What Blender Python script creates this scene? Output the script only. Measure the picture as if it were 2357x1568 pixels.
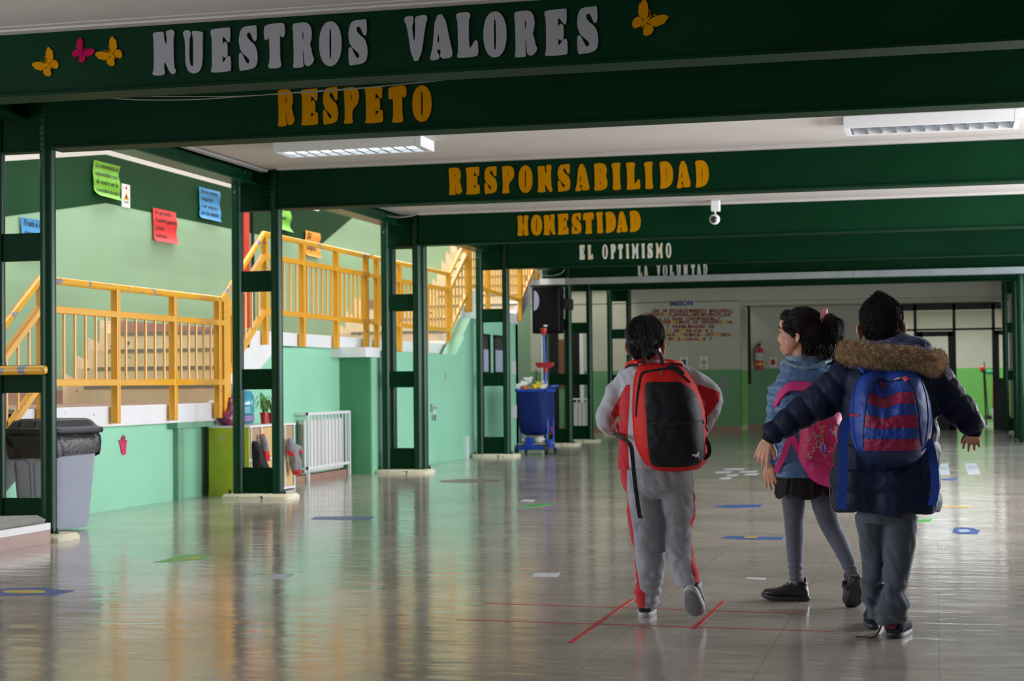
import bpy, bmesh, math, random
from mathutils import Vector, Matrix, noise
from mathutils.geometry import tessellate_polygon
random.seed(7)
for o in list(bpy.data.objects): bpy.data.objects.remove(o)
SC = bpy.context.scene
COL = SC.collection
V = Vector
# ------------------------------------------------------------------ camera
CF, YAW, PITCH, ROLL = 3934.48, -0.2421, 0.0255, -0.0104
CP = V((0, 0, 1.0))
_f = V((math.sin(YAW)*math.cos(PITCH), math.cos(YAW)*math.cos(PITCH), math.sin(PITCH)))
_r = V((math.cos(YAW), -math.sin(YAW), 0)); _u = _r.cross(_f)
CR = _r*math.cos(ROLL) + _u*math.sin(ROLL)
CU = -_r*math.sin(ROLL) + _u*math.cos(ROLL)
cam = bpy.data.cameras.new('camera'); co = bpy.data.objects.new('camera', cam); COL.objects.link(co)
m = Matrix((CR, CU, -_f)).transposed().to_4x4(); m.translation = CP
co.matrix_world = m
cam.sensor_width = 36; cam.lens = CF/2357*36; cam.clip_end = 200
cam.dof.use_dof = True; cam.dof.focus_distance = 7.6; cam.dof.aperture_fstop = 5.6
SC.camera = co
# ------------------------------------------------------------------ world, lights, exposure
W = bpy.data.worlds.new('sky'); SC.world = W; W.use_nodes = True
bg = W.node_tree.nodes['Background']; bg.inputs[0].default_value = (0.80, 0.90, 1.0, 1); bg.inputs[1].default_value = 0.4
SC.view_settings.view_transform = 'Standard'; SC.view_settings.look = 'None'
SC.view_settings.exposure = 0.3; SC.view_settings.gamma = 1.0; SC.view_settings.use_curve_mapping = False
def area(name, loc, rot, sx, sy, power, col):
    l = bpy.data.lights.new(name, 'AREA'); l.shape = 'RECTANGLE'; l.size = sx; l.size_y = sy; l.energy = power; l.color = col
    o = bpy.data.objects.new(name, l); COL.objects.link(o); o.location = loc; o.rotation_euler = rot
    return o
# rooflight over the stair bay
area('rooflight', (-7.05, 17.0, 5.6), (0, math.radians(-4), 0), 1.7, 17.0, 340, (1.0, 0.97, 0.95))
area('rooflight', (-7.3, 29.0, 5.6), (0, 0, 0), 2.0, 8.0, 200, (1.0, 0.96, 0.90))
# added fill light at the left front, brightens the children's backs
area('front_fill', (-9.5, 3.0, 2.0), (math.radians(90), 0, math.radians(-90)), 9.0, 3.2, 380, (0.93, 0.95, 1.0))
# windows of the right hand side
area('window_daylight', (3.95, 14.2, 1.7), (math.radians(90), 0, math.radians(90)), 9.5, 1.8, 720, (0.92, 0.93, 1.0))
area('window_daylight', (2.3, 24.0, 1.7), (math.radians(90), 0, math.radians(90)), 7.0, 1.8, 150, (0.80, 0.95, 1.0))
area('window_daylight', (1.8, 30.6, 1.7), (math.radians(90), 0, math.radians(90)), 4.0, 1.8, 14, (0.9, 0.95, 1.0))
area('corridor_fill', (0.2, 38.6, 2.6), (0, 0, 0), 3.5, 4.0, 150, (0.92, 0.97, 1.0))  # unseen panel under the corridor ceiling, added to brighten the space behind the glass

def on(ax, v, x, y):
    "world point where the sight line through photo pixel (x, y) meets the plane axis = v"
    d = _f + CR*((x-1178.5)/CF) + CU*((784-y)/CF)
    return CP + d*((v-CP[ax])/d[ax])
def onx(v, x, y): return on(0, v, x, y)
def ony(v, x, y): return on(1, v, x, y)
def onz(v, x, y): return on(2, v, x, y)
def pr(P):
    d = V(P)-CP; z = d.dot(_f); return 1178.5+CF*d.dot(CR)/z, 784-CF*d.dot(CU)/z
# ------------------------------------------------------------------ materials
MATS = {}
def mat(name, col, rough=0.6, metal=0.0, var=0.0, vscale=3.0, bump=0.0, bscale=30.0, spec=0.5, emit=None, es=1.0, stretch=None, alpha=None, sheen=0.0, trans=0.0, col2=None, coat=0.0):
    if name in MATS: return MATS[name]
    m = bpy.data.materials.new(name); m.use_nodes = True; nt = m.node_tree; b = nt.nodes['Principled BSDF']
    c = tuple(col)+(1,)
    b.inputs['Base Color'].default_value = c; b.inputs['Roughness'].default_value = rough; b.inputs['Metallic'].default_value = metal
    b.inputs['Specular IOR Level'].default_value = spec
    if sheen: b.inputs['Sheen Weight'].default_value = sheen
    if coat: b.inputs['Coat Weight'].default_value = coat
    if trans: b.inputs['Transmission Weight'].default_value = trans
    tc = nt.nodes.new('ShaderNodeTexCoord'); mp = nt.nodes.new('ShaderNodeMapping'); nt.links.new(tc.outputs['Object'], mp.inputs[0])
    if stretch: mp.inputs['Scale'].default_value = stretch
    if var or col2:
        n = nt.nodes.new('ShaderNodeTexNoise'); n.inputs['Scale'].default_value = vscale; n.inputs['Detail'].default_value = 5
        nt.links.new(mp.outputs[0], n.inputs['Vector'])
        r = nt.nodes.new('ShaderNodeValToRGB'); nt.links.new(n.outputs['Fac'], r.inputs[0])
        r.color_ramp.elements[0].position = 0.3; r.color_ramp.elements[1].position = 0.7
        if col2:
            r.color_ramp.elements[0].color = c; r.color_ramp.elements[1].color = tuple(col2)+(1,)
        else:
            r.color_ramp.elements[0].color = tuple(x*(1-var) for x in col)+(1,); r.color_ramp.elements[1].color = tuple(min(1, x*(1+var)) for x in col)+(1,)
        nt.links.new(r.outputs[0], b.inputs['Base Color'])
    if bump:
        n2 = nt.nodes.new('ShaderNodeTexNoise'); n2.inputs['Scale'].default_value = bscale; n2.inputs['Detail'].default_value = 3
        nt.links.new(mp.outputs[0], n2.inputs['Vector'])
        bp = nt.nodes.new('ShaderNodeBump'); bp.inputs['Strength'].default_value = bump; bp.inputs['Distance'].default_value = 0.01
        nt.links.new(n2.outputs['Fac'], bp.inputs['Height']); nt.links.new(bp.outputs[0], b.inputs['Normal'])
    if emit: b.inputs['Emission Color'].default_value = tuple(emit)+(1,); b.inputs['Emission Strength'].default_value = es
    MATS[name] = m
    return m
def sr(r, g, b):
    "display colour 0-255 to linear"
    return tuple(((x/255)/12.92 if x <= 10 else ((x/255+0.055)/1.055)**2.4) for x in (r, g, b))
def chip(m, dens, col, scale=9.0, edge=0.02):
    "chipped paint: spots of another colour"
    nt = m.node_tree; b = nt.nodes['Principled BSDF']
    tc = nt.nodes.new('ShaderNodeTexCoord'); n = nt.nodes.new('ShaderNodeTexNoise'); n.inputs['Scale'].default_value = scale; n.inputs['Detail'].default_value = 6
    nt.links.new(tc.outputs['Object'], n.inputs['Vector'])
    r = nt.nodes.new('ShaderNodeValToRGB'); r.color_ramp.elements[0].position = dens; r.color_ramp.elements[1].position = dens+edge
    nt.links.new(n.outputs['Fac'], r.inputs[0])
    mx = nt.nodes.new('ShaderNodeMix'); mx.data_type = 'RGBA'; nt.links.new(r.outputs[0], mx.inputs[0])
    src = b.inputs['Base Color'].links[0].from_socket if b.inputs['Base Color'].links else None
    if src: nt.links.new(src, mx.inputs[6])
    else: mx.inputs[6].default_value = b.inputs['Base Color'].default_value
    mx.inputs[7].default_value = tuple(col)+(1,)
    nt.links.new(mx.outputs[2], b.inputs['Base Color'])
    return m
GREEN = chip(mat('green_gloss_paint', (0.001, 0.034, 0.012), 0.30, var=0.12, vscale=2.0, bump=0.05, bscale=6, spec=0.28), 0.735, (0.16, 0.22, 0.18), 14.0)
BEAMG = chip(mat('beam_green_paint', (0.002, 0.026, 0.0095), 0.5, var=0.15, vscale=1.2, bump=0.08, bscale=4, spec=0.06), 0.76, (0.10, 0.16, 0.12), 12.0)
MINT = mat('mint_wall_paint', sr(150, 216, 182), 0.45, var=0.05, vscale=1.2, bump=0.05, bscale=8)
MINTW = mat('light_green_wall_paint', sr(148, 186, 150), 0.5, var=0.05, vscale=0.8, bump=0.05, bscale=8)
BAND = mat('dark_green_band_paint', sr(22, 66, 36), 0.6, spec=0.1, var=0.12, vscale=1.0, bump=0.05, bscale=8)
WHITE = mat('white_plaster', sr(225, 222, 216), 0.7, var=0.05, vscale=2.5, bump=0.1, bscale=20)
CEIL = mat('ceiling_paint', sr(196, 192, 188), 0.7, var=0.04, vscale=2.0, bump=0.1, bscale=10)
SLABW = chip(mat('white_slab_paint', sr(232, 234, 236), 0.6, var=0.04, vscale=2.5, bump=0.15, bscale=14), 0.72, sr(170, 165, 158), 10)
CREAM = chip(mat('cream_riser_paint', sr(226, 208, 174), 0.6, var=0.08, vscale=4, bump=0.1, bscale=20), 0.68, sr(110, 100, 90), 12)
PLINTH = chip(mat('plinth_paint', sr(222, 216, 190), 0.7, var=0.08, vscale=6, bump=0.3, bscale=25), 0.64, sr(60, 55, 48), 16)
BROWN = mat('terracotta_floor_paint', sr(160, 124, 108), 0.55, var=0.08, vscale=5, bump=0.1, bscale=15)
NOSE = mat('grey_nosing', sr(136, 134, 128), 0.5, var=0.1, vscale=10)
YEL = chip(mat('yellow_enamel', (0.82, 0.40, 0.018), 0.3, var=0.06, vscale=3, spec=0.5), 0.695, (0.23, 0.24, 0.28), 11.0)
YELH = chip(mat('yellow_enamel_worn', (0.82, 0.42, 0.02), 0.3, var=0.06, vscale=3, spec=0.5), 0.61, (0.25, 0.27, 0.33), 9.0)
BEIGE = mat('beige_wall_paint', sr(190, 186, 168), 0.6, var=0.05, vscale=1.5, bump=0.05, bscale=10)
DADO = mat('dado_green_paint', sr(104, 154, 108), 0.5, var=0.06, vscale=2, bump=0.05, bscale=10)
BLACKM = mat('black_metal', (0.006, 0.006, 0.006), 0.4)
BLACKP = mat('black_plastic', (0.012, 0.013, 0.015), 0.35, bump=0.1, bscale=60)
GALV = mat('grey_duct_metal', (0.33, 0.34, 0.35), 0.45, metal=0.2, var=0.1, vscale=4)
WHITEP = mat('white_enamel', sr(228, 230, 232), 0.4)
REDP = mat('red_gloss', (0.52, 0.02, 0.02), 0.35)
# ------------------------------------------------------------------ mesh helpers
class MB:
    def __init__(s): s.v = []; s.f = []; s.mi = []
    def add(s, vs, fs, mi=0):
        n = len(s.v); s.v += [V(p) for p in vs]; s.f += [tuple(i+n for i in f) for f in fs]; s.mi += [mi]*len(fs); return s
    def box(s, a, b, mi=0):
        x0, y0, z0 = a; x1, y1, z1 = b
        return s.add([(x0,y0,z0),(x1,y0,z0),(x1,y1,z0),(x0,y1,z0),(x0,y0,z1),(x1,y0,z1),(x1,y1,z1),(x0,y1,z1)],
              [(0,3,2,1),(4,5,6,7),(0,1,5,4),(1,2,6,5),(2,3,7,6),(3,0,4,7)], mi)
    def bar(s, p, q, w, h, up=(0,0,1), mi=0):
        p, q = V(p), V(q); d = (q-p).normalized(); up = V(up)
        sd = d.cross(up)
        if sd.length < 1e-4: sd = d.cross(V((0,1,0)))
        sd.normalize(); uu = sd.cross(d)
        c = []
        for e in (p, q):
            for a, b in ((-1,-1),(1,-1),(1,1),(-1,1)): c.append(e+sd*a*w/2+uu*b*h/2)
        return s.add(c, [(0,1,2,3),(7,6,5,4),(0,4,5,1),(1,5,6,2),(2,6,7,3),(3,7,4,0)], mi)
    def loft(s, rings, cap=True, closed=True, mi=0):
        n = len(rings[0]); vs = [p for r in rings for p in r]; fs = []
        for i in range(len(rings)-1):
            for j in range(n if closed else n-1):
                k = (j+1) % n; fs.append((i*n+j, i*n+k, (i+1)*n+k, (i+1)*n+j))
        if cap:
            fs.append(tuple(range(n-1, -1, -1))); fs.append(tuple((len(rings)-1)*n+j for j in range(n)))
        return s.add(vs, fs, mi)
    def tube(s, pts, r, n=8, mi=0, sq=1.0, nrm=None, cap=True):
        "round tube along points; r a number or a list of radii or (ra, rb) pairs; nrm fixes the direction of the first radius"
        pts = [V(p) for p in pts]; rings = []; N = len(pts)
        prev = None
        for i, p in enumerate(pts):
            t = (pts[min(i+1, N-1)]-pts[max(i-1, 0)]).normalized()
            if nrm is not None: a = V(nrm)-t*V(nrm).dot(t)
            elif prev is not None: a = prev-t*prev.dot(t)
            else: a = V((0,0,1))-t*t.z if abs(t.z) < 0.9 else V((1,0,0))-t*t.x
            a.normalize(); prev = a; b = t.cross(a)
            rr = r[i] if isinstance(r, (list, tuple)) else r
            ra, rb = rr if isinstance(rr, (list, tuple)) else (rr, rr)
            rings.append([p+a*math.cos(k*2*math.pi/n)*ra+b*math.sin(k*2*math.pi/n)*rb for k in range(n)])
        return s.loft(rings, cap, True, mi)
    def ell(s, c, r, R=None, nu=16, nv=10, mi=0):
        c = V(c); rings = []
        R = R or Matrix.Identity(3)
        for i in range(1, nv):
            ph = math.pi*i/nv
            rings.append([c+R@V((r[0]*math.sin(ph)*math.cos(t*2*math.pi/nu), r[1]*math.sin(ph)*math.sin(t*2*math.pi/nu), -r[2]*math.cos(ph))) for t in range(nu)])
        n0 = len(s.v); s.loft(rings, False, True, mi)
        b = len(s.v); s.v += [c+R@V((0,0,-r[2])), c+R@V((0,0,r[2]))]
        L = n0+(nv-2)*nu
        for j in range(nu):
            k = (j+1) % nu
            s.f.append((b, n0+k, n0+j)); s.f.append((b+1, L+j, L+k)); s.mi += [mi, mi]
        return s
    def poly(s, outer, holes, fn, th, mi=0):
        "flat polygon with holes; fn(x, y) -> world point; th = thickness vector"
        loops = [[V((p[0], p[1], 0)) for p in l] for l in [outer]+list(holes)]
        flat = [p for l in loops for p in l]; tri = tessellate_polygon(loops)
        A = [V(fn(p.x, p.y)) for p in flat]; th = V(th); n = len(A)
        fs = []
        nr = (A[1]-A[0])
        for t in tri:
            nn = (A[t[1]]-A[t[0]]).cross(A[t[2]]-A[t[0]])
            if nn.dot(th) < 0: t = (t[0], t[2], t[1])
            fs.append((t[0]+n, t[1]+n, t[2]+n)); fs.append((t[2], t[1], t[0]))
        o = 0
        for l in loops:
            for j in range(len(l)):
                k = (j+1) % len(l); fs.append((o+j, o+k, o+k+n, o+j+n))
            o += len(l)
        return s.add([a for a in A]+[a+th for a in A], fs, mi)
def ORG(o):
    v = V((0,0,0))
    while o is not None: v = v+o.location; o = o.parent
    return v
def finish(o, label=None, cat=None, group=None, kind=None):
    if label: o['label'] = label
    if cat: o['category'] = cat
    if group: o['group'] = group
    if kind: o['kind'] = kind
    return o
def thing(name, loc, label, cat, group=None, kind=None):
    o = bpy.data.objects.new(name, None); COL.objects.link(o); o.location = loc; o.empty_display_size = 0.1
    return finish(o, label, cat, group, kind)
def put(name, mb, mats, parent=None, smooth=False, bevel=0.0, seg=2, loc=None, recalc=True, **kw):
    me = bpy.data.meshes.new(name)
    org = ORG(parent) if parent is not None else V((0,0,0))
    if parent is None:
        if loc is None:
            xs = [p.x for p in mb.v]; ys = [p.y for p in mb.v]; zs = [p.z for p in mb.v]
            loc = V(((min(xs)+max(xs))/2, (min(ys)+max(ys))/2, min(zs)))
        org = V(loc)
    me.from_pydata([p-org for p in mb.v], [], mb.f)
    if not isinstance(mats, (list, tuple)): mats = [mats]
    for m in mats: me.materials.append(m)
    for p, i in zip(me.polygons, mb.mi): p.material_index = i; p.use_smooth = smooth
    if recalc:
        bm = bmesh.new(); bm.from_mesh(me); bmesh.ops.recalc_face_normals(bm, faces=bm.faces); bm.to_mesh(me); bm.free()
    o = bpy.data.objects.new(name, me); COL.objects.link(o)
    if parent is not None: o.parent = parent
    else: o.location = org
    if smooth:
        try: me.set_sharp_from_angle(angle=math.radians(38))
        except Exception: pass
    if bevel:
        b = o.modifiers.new('bevel', 'BEVEL'); b.width = bevel; b.segments = seg; b.limit_method = 'ANGLE'; b.angle_limit = math.radians(40)
    return finish(o, **kw)
def copy_tree(o, parent=None, loc=None):
    c = o.copy(); COL.objects.link(c); c.parent = parent
    if loc is not None: c.location = loc
    for ch in o.children: copy_tree(ch, c)
    return c
def struct(name, mb, m, parent=None, **kw):
    return put(name, mb, m, parent, kind='structure' if parent is None else None, **kw)
def smoothp(pts, it=2, closed=True):
    for _ in range(it):
        q = []; n = len(pts)
        for i in range(n):
            a, b = V(pts[i]), V(pts[(i+1) % n])
            q += [a*0.75+b*0.25, a*0.25+b*0.75]
        pts = [(p[0], p[1]) for p in q]
    return pts
def bez(pts, n=8, closed=False):
    "Catmull-Rom through 3D points"
    P = [V(p) for p in pts]; out = []
    N = len(P)
    for i in range(N-1 if not closed else N):
        p0 = P[i-1] if (i > 0 or closed) else P[i]; p1 = P[i]; p2 = P[(i+1) % N]; p3 = P[(i+2) % N] if (i+2 < N or closed) else P[(i+1) % N]
        for k in range(n):
            t = k/n
            out.append(0.5*((2*p1)+(p2-p0)*t+(2*p0-5*p1+4*p2-p3)*t*t+(3*p1-p0-3*p2+p3)*t**3))
    if not closed: out.append(P[-1])
    return out
# ================================================================== SETTING
def floor_material():
    m = bpy.data.materials.new('polished_vinyl_floor'); m.use_nodes = True; nt = m.node_tree; b = nt.nodes['Principled BSDF']; L = nt.links.new
    tc = nt.nodes.new('ShaderNodeTexCoord')
    def noise_(sc, scale, det=4, dist=0):
        mp = nt.nodes.new('ShaderNodeMapping'); mp.inputs['Scale'].default_value = sc; L(tc.outputs['Object'], mp.inputs[0])
        n = nt.nodes.new('ShaderNodeTexNoise'); n.inputs['Scale'].default_value = scale; n.inputs['Detail'].default_value = det; n.inputs['Distortion'].default_value = dist
        L(mp.outputs[0], n.inputs['Vector']); return n
    n1 = noise_((1,1,1), 1.6, 8, 0.6)
    r = nt.nodes.new('ShaderNodeValToRGB'); L(n1.outputs['Fac'], r.inputs[0])
    r.color_ramp.elements[0].position = 0.34; r.color_ramp.elements[1].position = 0.66
    r.color_ramp.elements[0].color = sr(166, 157, 147)+(1,); r.color_ramp.elements[1].color = sr(196, 186, 175)+(1,)
    # scuff marks
    n2 = noise_((1, 5, 1), 2.2, 8, 1.5); r2 = nt.nodes.new('ShaderNodeValToRGB'); L(n2.outputs['Fac'], r2.inputs[0])
    r2.color_ramp.elements[0].position = 0.60; r2.color_ramp.elements[1].position = 0.66; r2.color_ramp.elements[1].color = (0.35,0.35,0.35,1)
    mx = nt.nodes.new('ShaderNodeMix'); mx.data_type = 'RGBA'; L(r2.outputs[0], mx.inputs[0]); L(r.outputs[0], mx.inputs[6]); mx.inputs[7].default_value = sr(220, 212, 200)+(1,)
    # tile joints every 0.90 m
    br = nt.nodes.new('ShaderNodeTexBrick'); br.offset = 0; br.inputs['Scale'].default_value = 1.0; br.inputs['Mortar Size'].default_value = 0.0022; br.inputs['Mortar Smooth'].default_value = 0.1
    br.inputs['Brick Width'].default_value = 0.61; br.inputs['Row Height'].default_value = 0.61
    br.inputs['Color1'].default_value = (1,1,1,1); br.inputs['Color2'].default_value = (0.9,0.9,0.9,1); br.inputs['Mortar'].default_value = (0.45,0.43,0.40,1)
    L(tc.outputs['Object'], br.inputs['Vector'])
    m2 = nt.nodes.new('ShaderNodeMix'); m2.data_type = 'RGBA'; m2.blend_type = 'MULTIPLY'; m2.inputs[0].default_value = 0.7; L(mx.outputs[2], m2.inputs[6]); L(br.outputs['Color'], m2.inputs[7])
    L(m2.outputs[2], b.inputs['Base Color'])
    n3 = noise_((1,1,1), 3.0, 5)
    mr = nt.nodes.new('ShaderNodeMapRange'); L(n3.outputs['Fac'], mr.inputs[0]); mr.inputs[3].default_value = 0.05; mr.inputs[4].default_value = 0.20
    L(mr.outputs[0], b.inputs['Roughness'])
    b.inputs['Specular IOR Level'].default_value = 0.75
    # gentle waves of the laid sheet and the wax
    n4 = noise_((0.55, 1.6, 1), 4.5, 2, 0.4); n5 = noise_((0.6, 2.2, 1), 17.0, 2)
    ad = nt.nodes.new('ShaderNodeMath'); ad.operation = 'MULTIPLY_ADD'; L(n5.outputs['Fac'], ad.inputs[0]); ad.inputs[1].default_value = 0.16; L(n4.outputs['Fac'], ad.inputs[2])
    bp = nt.nodes.new('ShaderNodeBump'); bp.inputs['Strength'].default_value = 0.55; bp.inputs['Distance'].default_value = 0.006
    L(ad.outputs[0], bp.inputs['Height']); L(bp.outputs[0], b.inputs['Normal'])
    return m
FLOOR = floor_material()
struct('floor', MB().box((-16, -9, -0.2), (6, 46, 0)), FLOOR, loc=(0, 0, -0.2))
HB, HT = 2.587, 2.948
XR = 1.25
# ceilings
mb = MB().box((-6.02, -9, HT), (4.2, 34.0, HT+0.15))
struct('ceiling', mb, CEIL)
struct('ceiling', MB().box((-16, -9, HT+0.02), (-6.02, 8.0, HT+0.15)), CEIL)
# plaster bead along the foot of each ceiling bay, against the beams
# walls
struct('wall_front', MB().box((-16, -9.2, 0), (4.2, -9, HT+0.1)), mat('dark_front_wall', (0.06, 0.06, 0.05), 0.8))
struct('wall_right', MB().box((4.0, -9, 0), (4.2, 20.0, HT)), BEIGE)
struct('wall_right', MB().box((2.4, 20, 0), (4.2, 20.3, HT)).box((2.4, 20.3, 0), (2.5, 34, 0.75)).box((2.4, 20.3, 2.7), (2.5, 34, HT)), BEIGE)
# stair bay wall: light green with a sloping dark band and white above
XW = -8.0
YB = [(8.0, 2.0, 2.45), (13.56, 2.523, 3.017), (15.55, 2.848, 3.335), (21.6, 2.868, 3.345), (23.02, 3.399, 3.85), (26.5, 3.5, 3.95), (28.5, 4.3, 4.7), (34.0, 4.3, 4.7)]
W1 = MB().box((XW-0.2, 8.0, 0), (XW, 34.2, 6.0)); struct('wall_left', W1, MINTW)
def strip(name, lo, hi, m, t=0.004):
    b = MB(); vs = []; n = len(YB)
    for y, l, h in YB: vs += [(XW+t, y, lo(l, h)), (XW+t, y, hi(l, h)), (XW-0.01, y, lo(l, h)), (XW-0.01, y, hi(l, h))]
    fs = []
    for i in range(n-1):
        a, c = 4*i, 4*(i+1); fs += [(a, c, c+1, a+1), (a+1, c+1, c+3, a+3), (a+2, a, c, c+2)]
    b.add(vs, fs); return struct(name, b, m, recalc=True)
strip('wall_left_band', lambda l, h: l, lambda l, h: h, BAND)
strip('wall_left_upper', lambda l, h: h, lambda l, h: 6.0, WHITE, 0.003)
struct('wall_left_end', MB().box((-8.2, 34.15, 0), (-6.0, 34.3, 6.0)), BEIGE)
struct('wall_left_end', MB().box((-8.2, 33.9, 2.9), (-5.9, 34.16, 6.0)), BEIGE)
struct('wall_left_end', MB().box((-16, 8.0, 0), (-8.2, 8.2, 6.0)), MINTW)
# fascia closing the hall roof towards the stair bay above the girders
struct('wall_left_fascia', MB().box((-6.06, 8.0, HT), (-5.9, 34.0, 4.2)), WHITE)
# lower wall under the stairs
XU = -6.57
lw = MB()
lw.poly([(9.0, 0), (18.45, 0), (18.45, 1.425), (16.15, 1.40), (14.74, 0.66), (14.74, 0.70), (11.3, 0.69), (10.2, 0.02), (9.0, 0.02)], [], lambda y, z: (XU, y, z), (-0.12, 0, 0))
struct('wall_left_lower', lw, MINT)
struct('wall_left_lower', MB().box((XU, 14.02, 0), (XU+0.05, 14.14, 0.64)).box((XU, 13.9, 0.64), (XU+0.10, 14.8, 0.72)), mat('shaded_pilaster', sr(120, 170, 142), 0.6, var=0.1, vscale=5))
XD = -6.20
struct('wall_left_lower', MB().poly([(18.45, 0), (22.42, 0), (22.42, 1.66), (21.98, 1.40), (18.45, 1.40)], [], lambda y, z: (XD, y, z), (-0.2, 0, 0)), MINT)
struct('wall_left_lower', MB().poly([(22.42, 0), (25.6, 0), (25.6, 1.92), (22.85, 1.92), (22.42, 1.66)], [], lambda y, z: (XD-0.03, y, z), (-0.2, 0, 0)).box((-8.0, 25.45, 0), (XD-0.03, 25.6, 1.92)), MINT)
struct('wall_left_lower', MB().box((XU, 18.40, 0), (XD-0.01, 18.45, 1.33)), mat('green_pilaster', sr(72, 142, 100), 0.5, var=0.06, vscale=3))
struct('wall_left_lower', MB().box((-6.75, 18.1, 1.32), (-6.15, 18.6, 1.43)), SLABW)
struct('trim_1', MB().box((XD-0.03, 22.42, 0), (XD+0.02, 22.52, 0.30)), WHITEP)
# back wall (with recess and lintel)
YBK = 34.0
bw = MB().box((-9, YBK, 0), (-3.74, YBK+0.25, HT))
struct('wall_back', bw, BEIGE)
struct('wall_back_dado', MB().box((-9, YBK-0.006, 0.12), (-3.74, YBK+0.1, 1.246)).box((-3.742, YBK-0.006, 0.12), (-3.734, YBK+0.25, 1.246)), DADO)
struct('baseboard_back', MB().box((-9, YBK-0.02, 0), (-3.73, YBK, 0.12)), BROWN)
YR = 35.3
struct('wall_back_recess', MB().box((-3.74, YR, 0), (-0.62, YR+0.2, HT)), BEIGE)
struct('wall_back_recess', MB().box((-3.74, YR-0.006, 0.12), (-0.62, YR, 1.26)), DADO)
struct('baseboard_back', MB().box((-3.74, YR-0.02, 0), (-0.62, YR-0.006, 0.12)), BROWN)
struct('wall_back_lintel', MB().box((-3.74, YBK, 2.60), (1.42, YBK+0.3, HT)).box((-3.74, YBK+0.3, 2.52), (1.42, YR, HT)), BEIGE)
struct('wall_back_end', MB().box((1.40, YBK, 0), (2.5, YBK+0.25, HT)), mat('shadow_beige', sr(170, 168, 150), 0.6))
struct('trim_2', MB().box((-3.62, 34.3, 0.95), (-3.56, 34.36, 2.52)), BLACKM)
struct('trim_3', MB().box((-9, YBK-0.012, 2.60), (-3.74, YBK, 2.615)), mat('joint_line', sr(120, 116, 102), 0.7))
# corridor beyond
struct('wall_corridor', MB().box((-6, 42.0, 0), (4, 42.2, 3.0)), BEIGE)
struct('wall_corridor', MB().box((-6, 41.994, 0), (4, 42, 1.27)), mat('corridor_green', sr(104, 176, 78), 0.5))
struct('wall_corridor', MB().box((2.3, YR, 0), (2.5, 42, 3.0)).box((-6, YR+0.2, 0), (-5.8, 42, 3.0)), BEIGE)
struct('ceiling', MB().box((-6, YR, 2.75), (2.5, 42.2, 2.9)), CEIL)
# ------------------------------------------------------------------ beams
BX1 = 4.0
def ibeam(name, y, x0, x1, label=None):
    f = 0.22; yc = y+f/2
    b = MB().box((x0, y, HB), (x1, y+f, HB+0.016)).box((x0, yc-0.006, HB+0.016), (x1, yc+0.006, HT)).box((x0, y, HT-0.016), (x1, y+f, HT-0.001))
    return struct(name, b, BEAMG)
YBM = [8.315, 10.18, 14.27, 18.56, 22.73, 26.9, 28.6]
for i, y in enumerate(YBM):
    x0 = -5.672 if i else -9.0
    x1 = BX1 if y < 19.9 else 2.4
    # web flush with the lettering plane: the web stands 0.05 behind the flange edge
    b = MB().box((x0, y, HB), (x1, y+0.22, HB+0.018)).box((x0, y+0.03, HB+0.018), (x1, y+0.19, HT-0.001))
    struct('ceiling_beam', b, BEAMG, bevel=0.003, seg=1)
    # white cove strip where the ceiling meets the beam
    if i in (0, 2, 3):
        struct('ceiling_trim', MB().box((-5.66, y-0.05, HT-0.018), (x1, y+0.03, HT)).box((-5.66, y-0.11, HT-0.008), (x1, y-0.05, HT)), CEIL, bevel=0.004)
# longitudinal girders from column to column
for a, c in ((8.0, 10.3), (10.3, 14.4), (14.4, 18.7), (18.7, 22.84), (22.84, 27.0), (27.0, 28.7), (28.7, 32.6)):
    b = MB().box((-6.06, a, 2.808), (-5.86, c, 2.822)).box((-5.975, a, 2.822), (-5.945, c, HT))
    struct('ceiling_beam', b, GREEN)
# ------------------------------------------------------------------ ladder columns
RUNG = [(0.045, 0.275), (0.975, 1.16), (1.855, 2.042)]
def plinth_mb(x0, x1, y0, y1, h=0.042):
    b = MB(); rr = random.Random(int(y0*100)); ring = []
    n = 40
    for k in range(n):
        t = k/n*2*math.pi; cx, cy = (x0+x1)/2, (y0+y1)/2
        c, s_ = math.cos(t), math.sin(t); e = 0.35
        ring.append((cx+(x1-x0)/2*math.copysign(abs(c)**e, c)*(1+rr.uniform(-.012,.012)), cy+(y1-y0)/2*math.copysign(abs(s_)**e, s_)*(1+rr.uniform(-.03,.03))))
    cx, cy = (x0+x1)/2, (y0+y1)/2
    b.loft([[V((p[0], p[1], 0)) for p in ring], [V((p[0], p[1], h*0.55)) for p in ring], [V((cx+(p[0]-cx)*0.95, cy+(p[1]-cy)*0.86, h)) for p in ring]])
    return b
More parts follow.
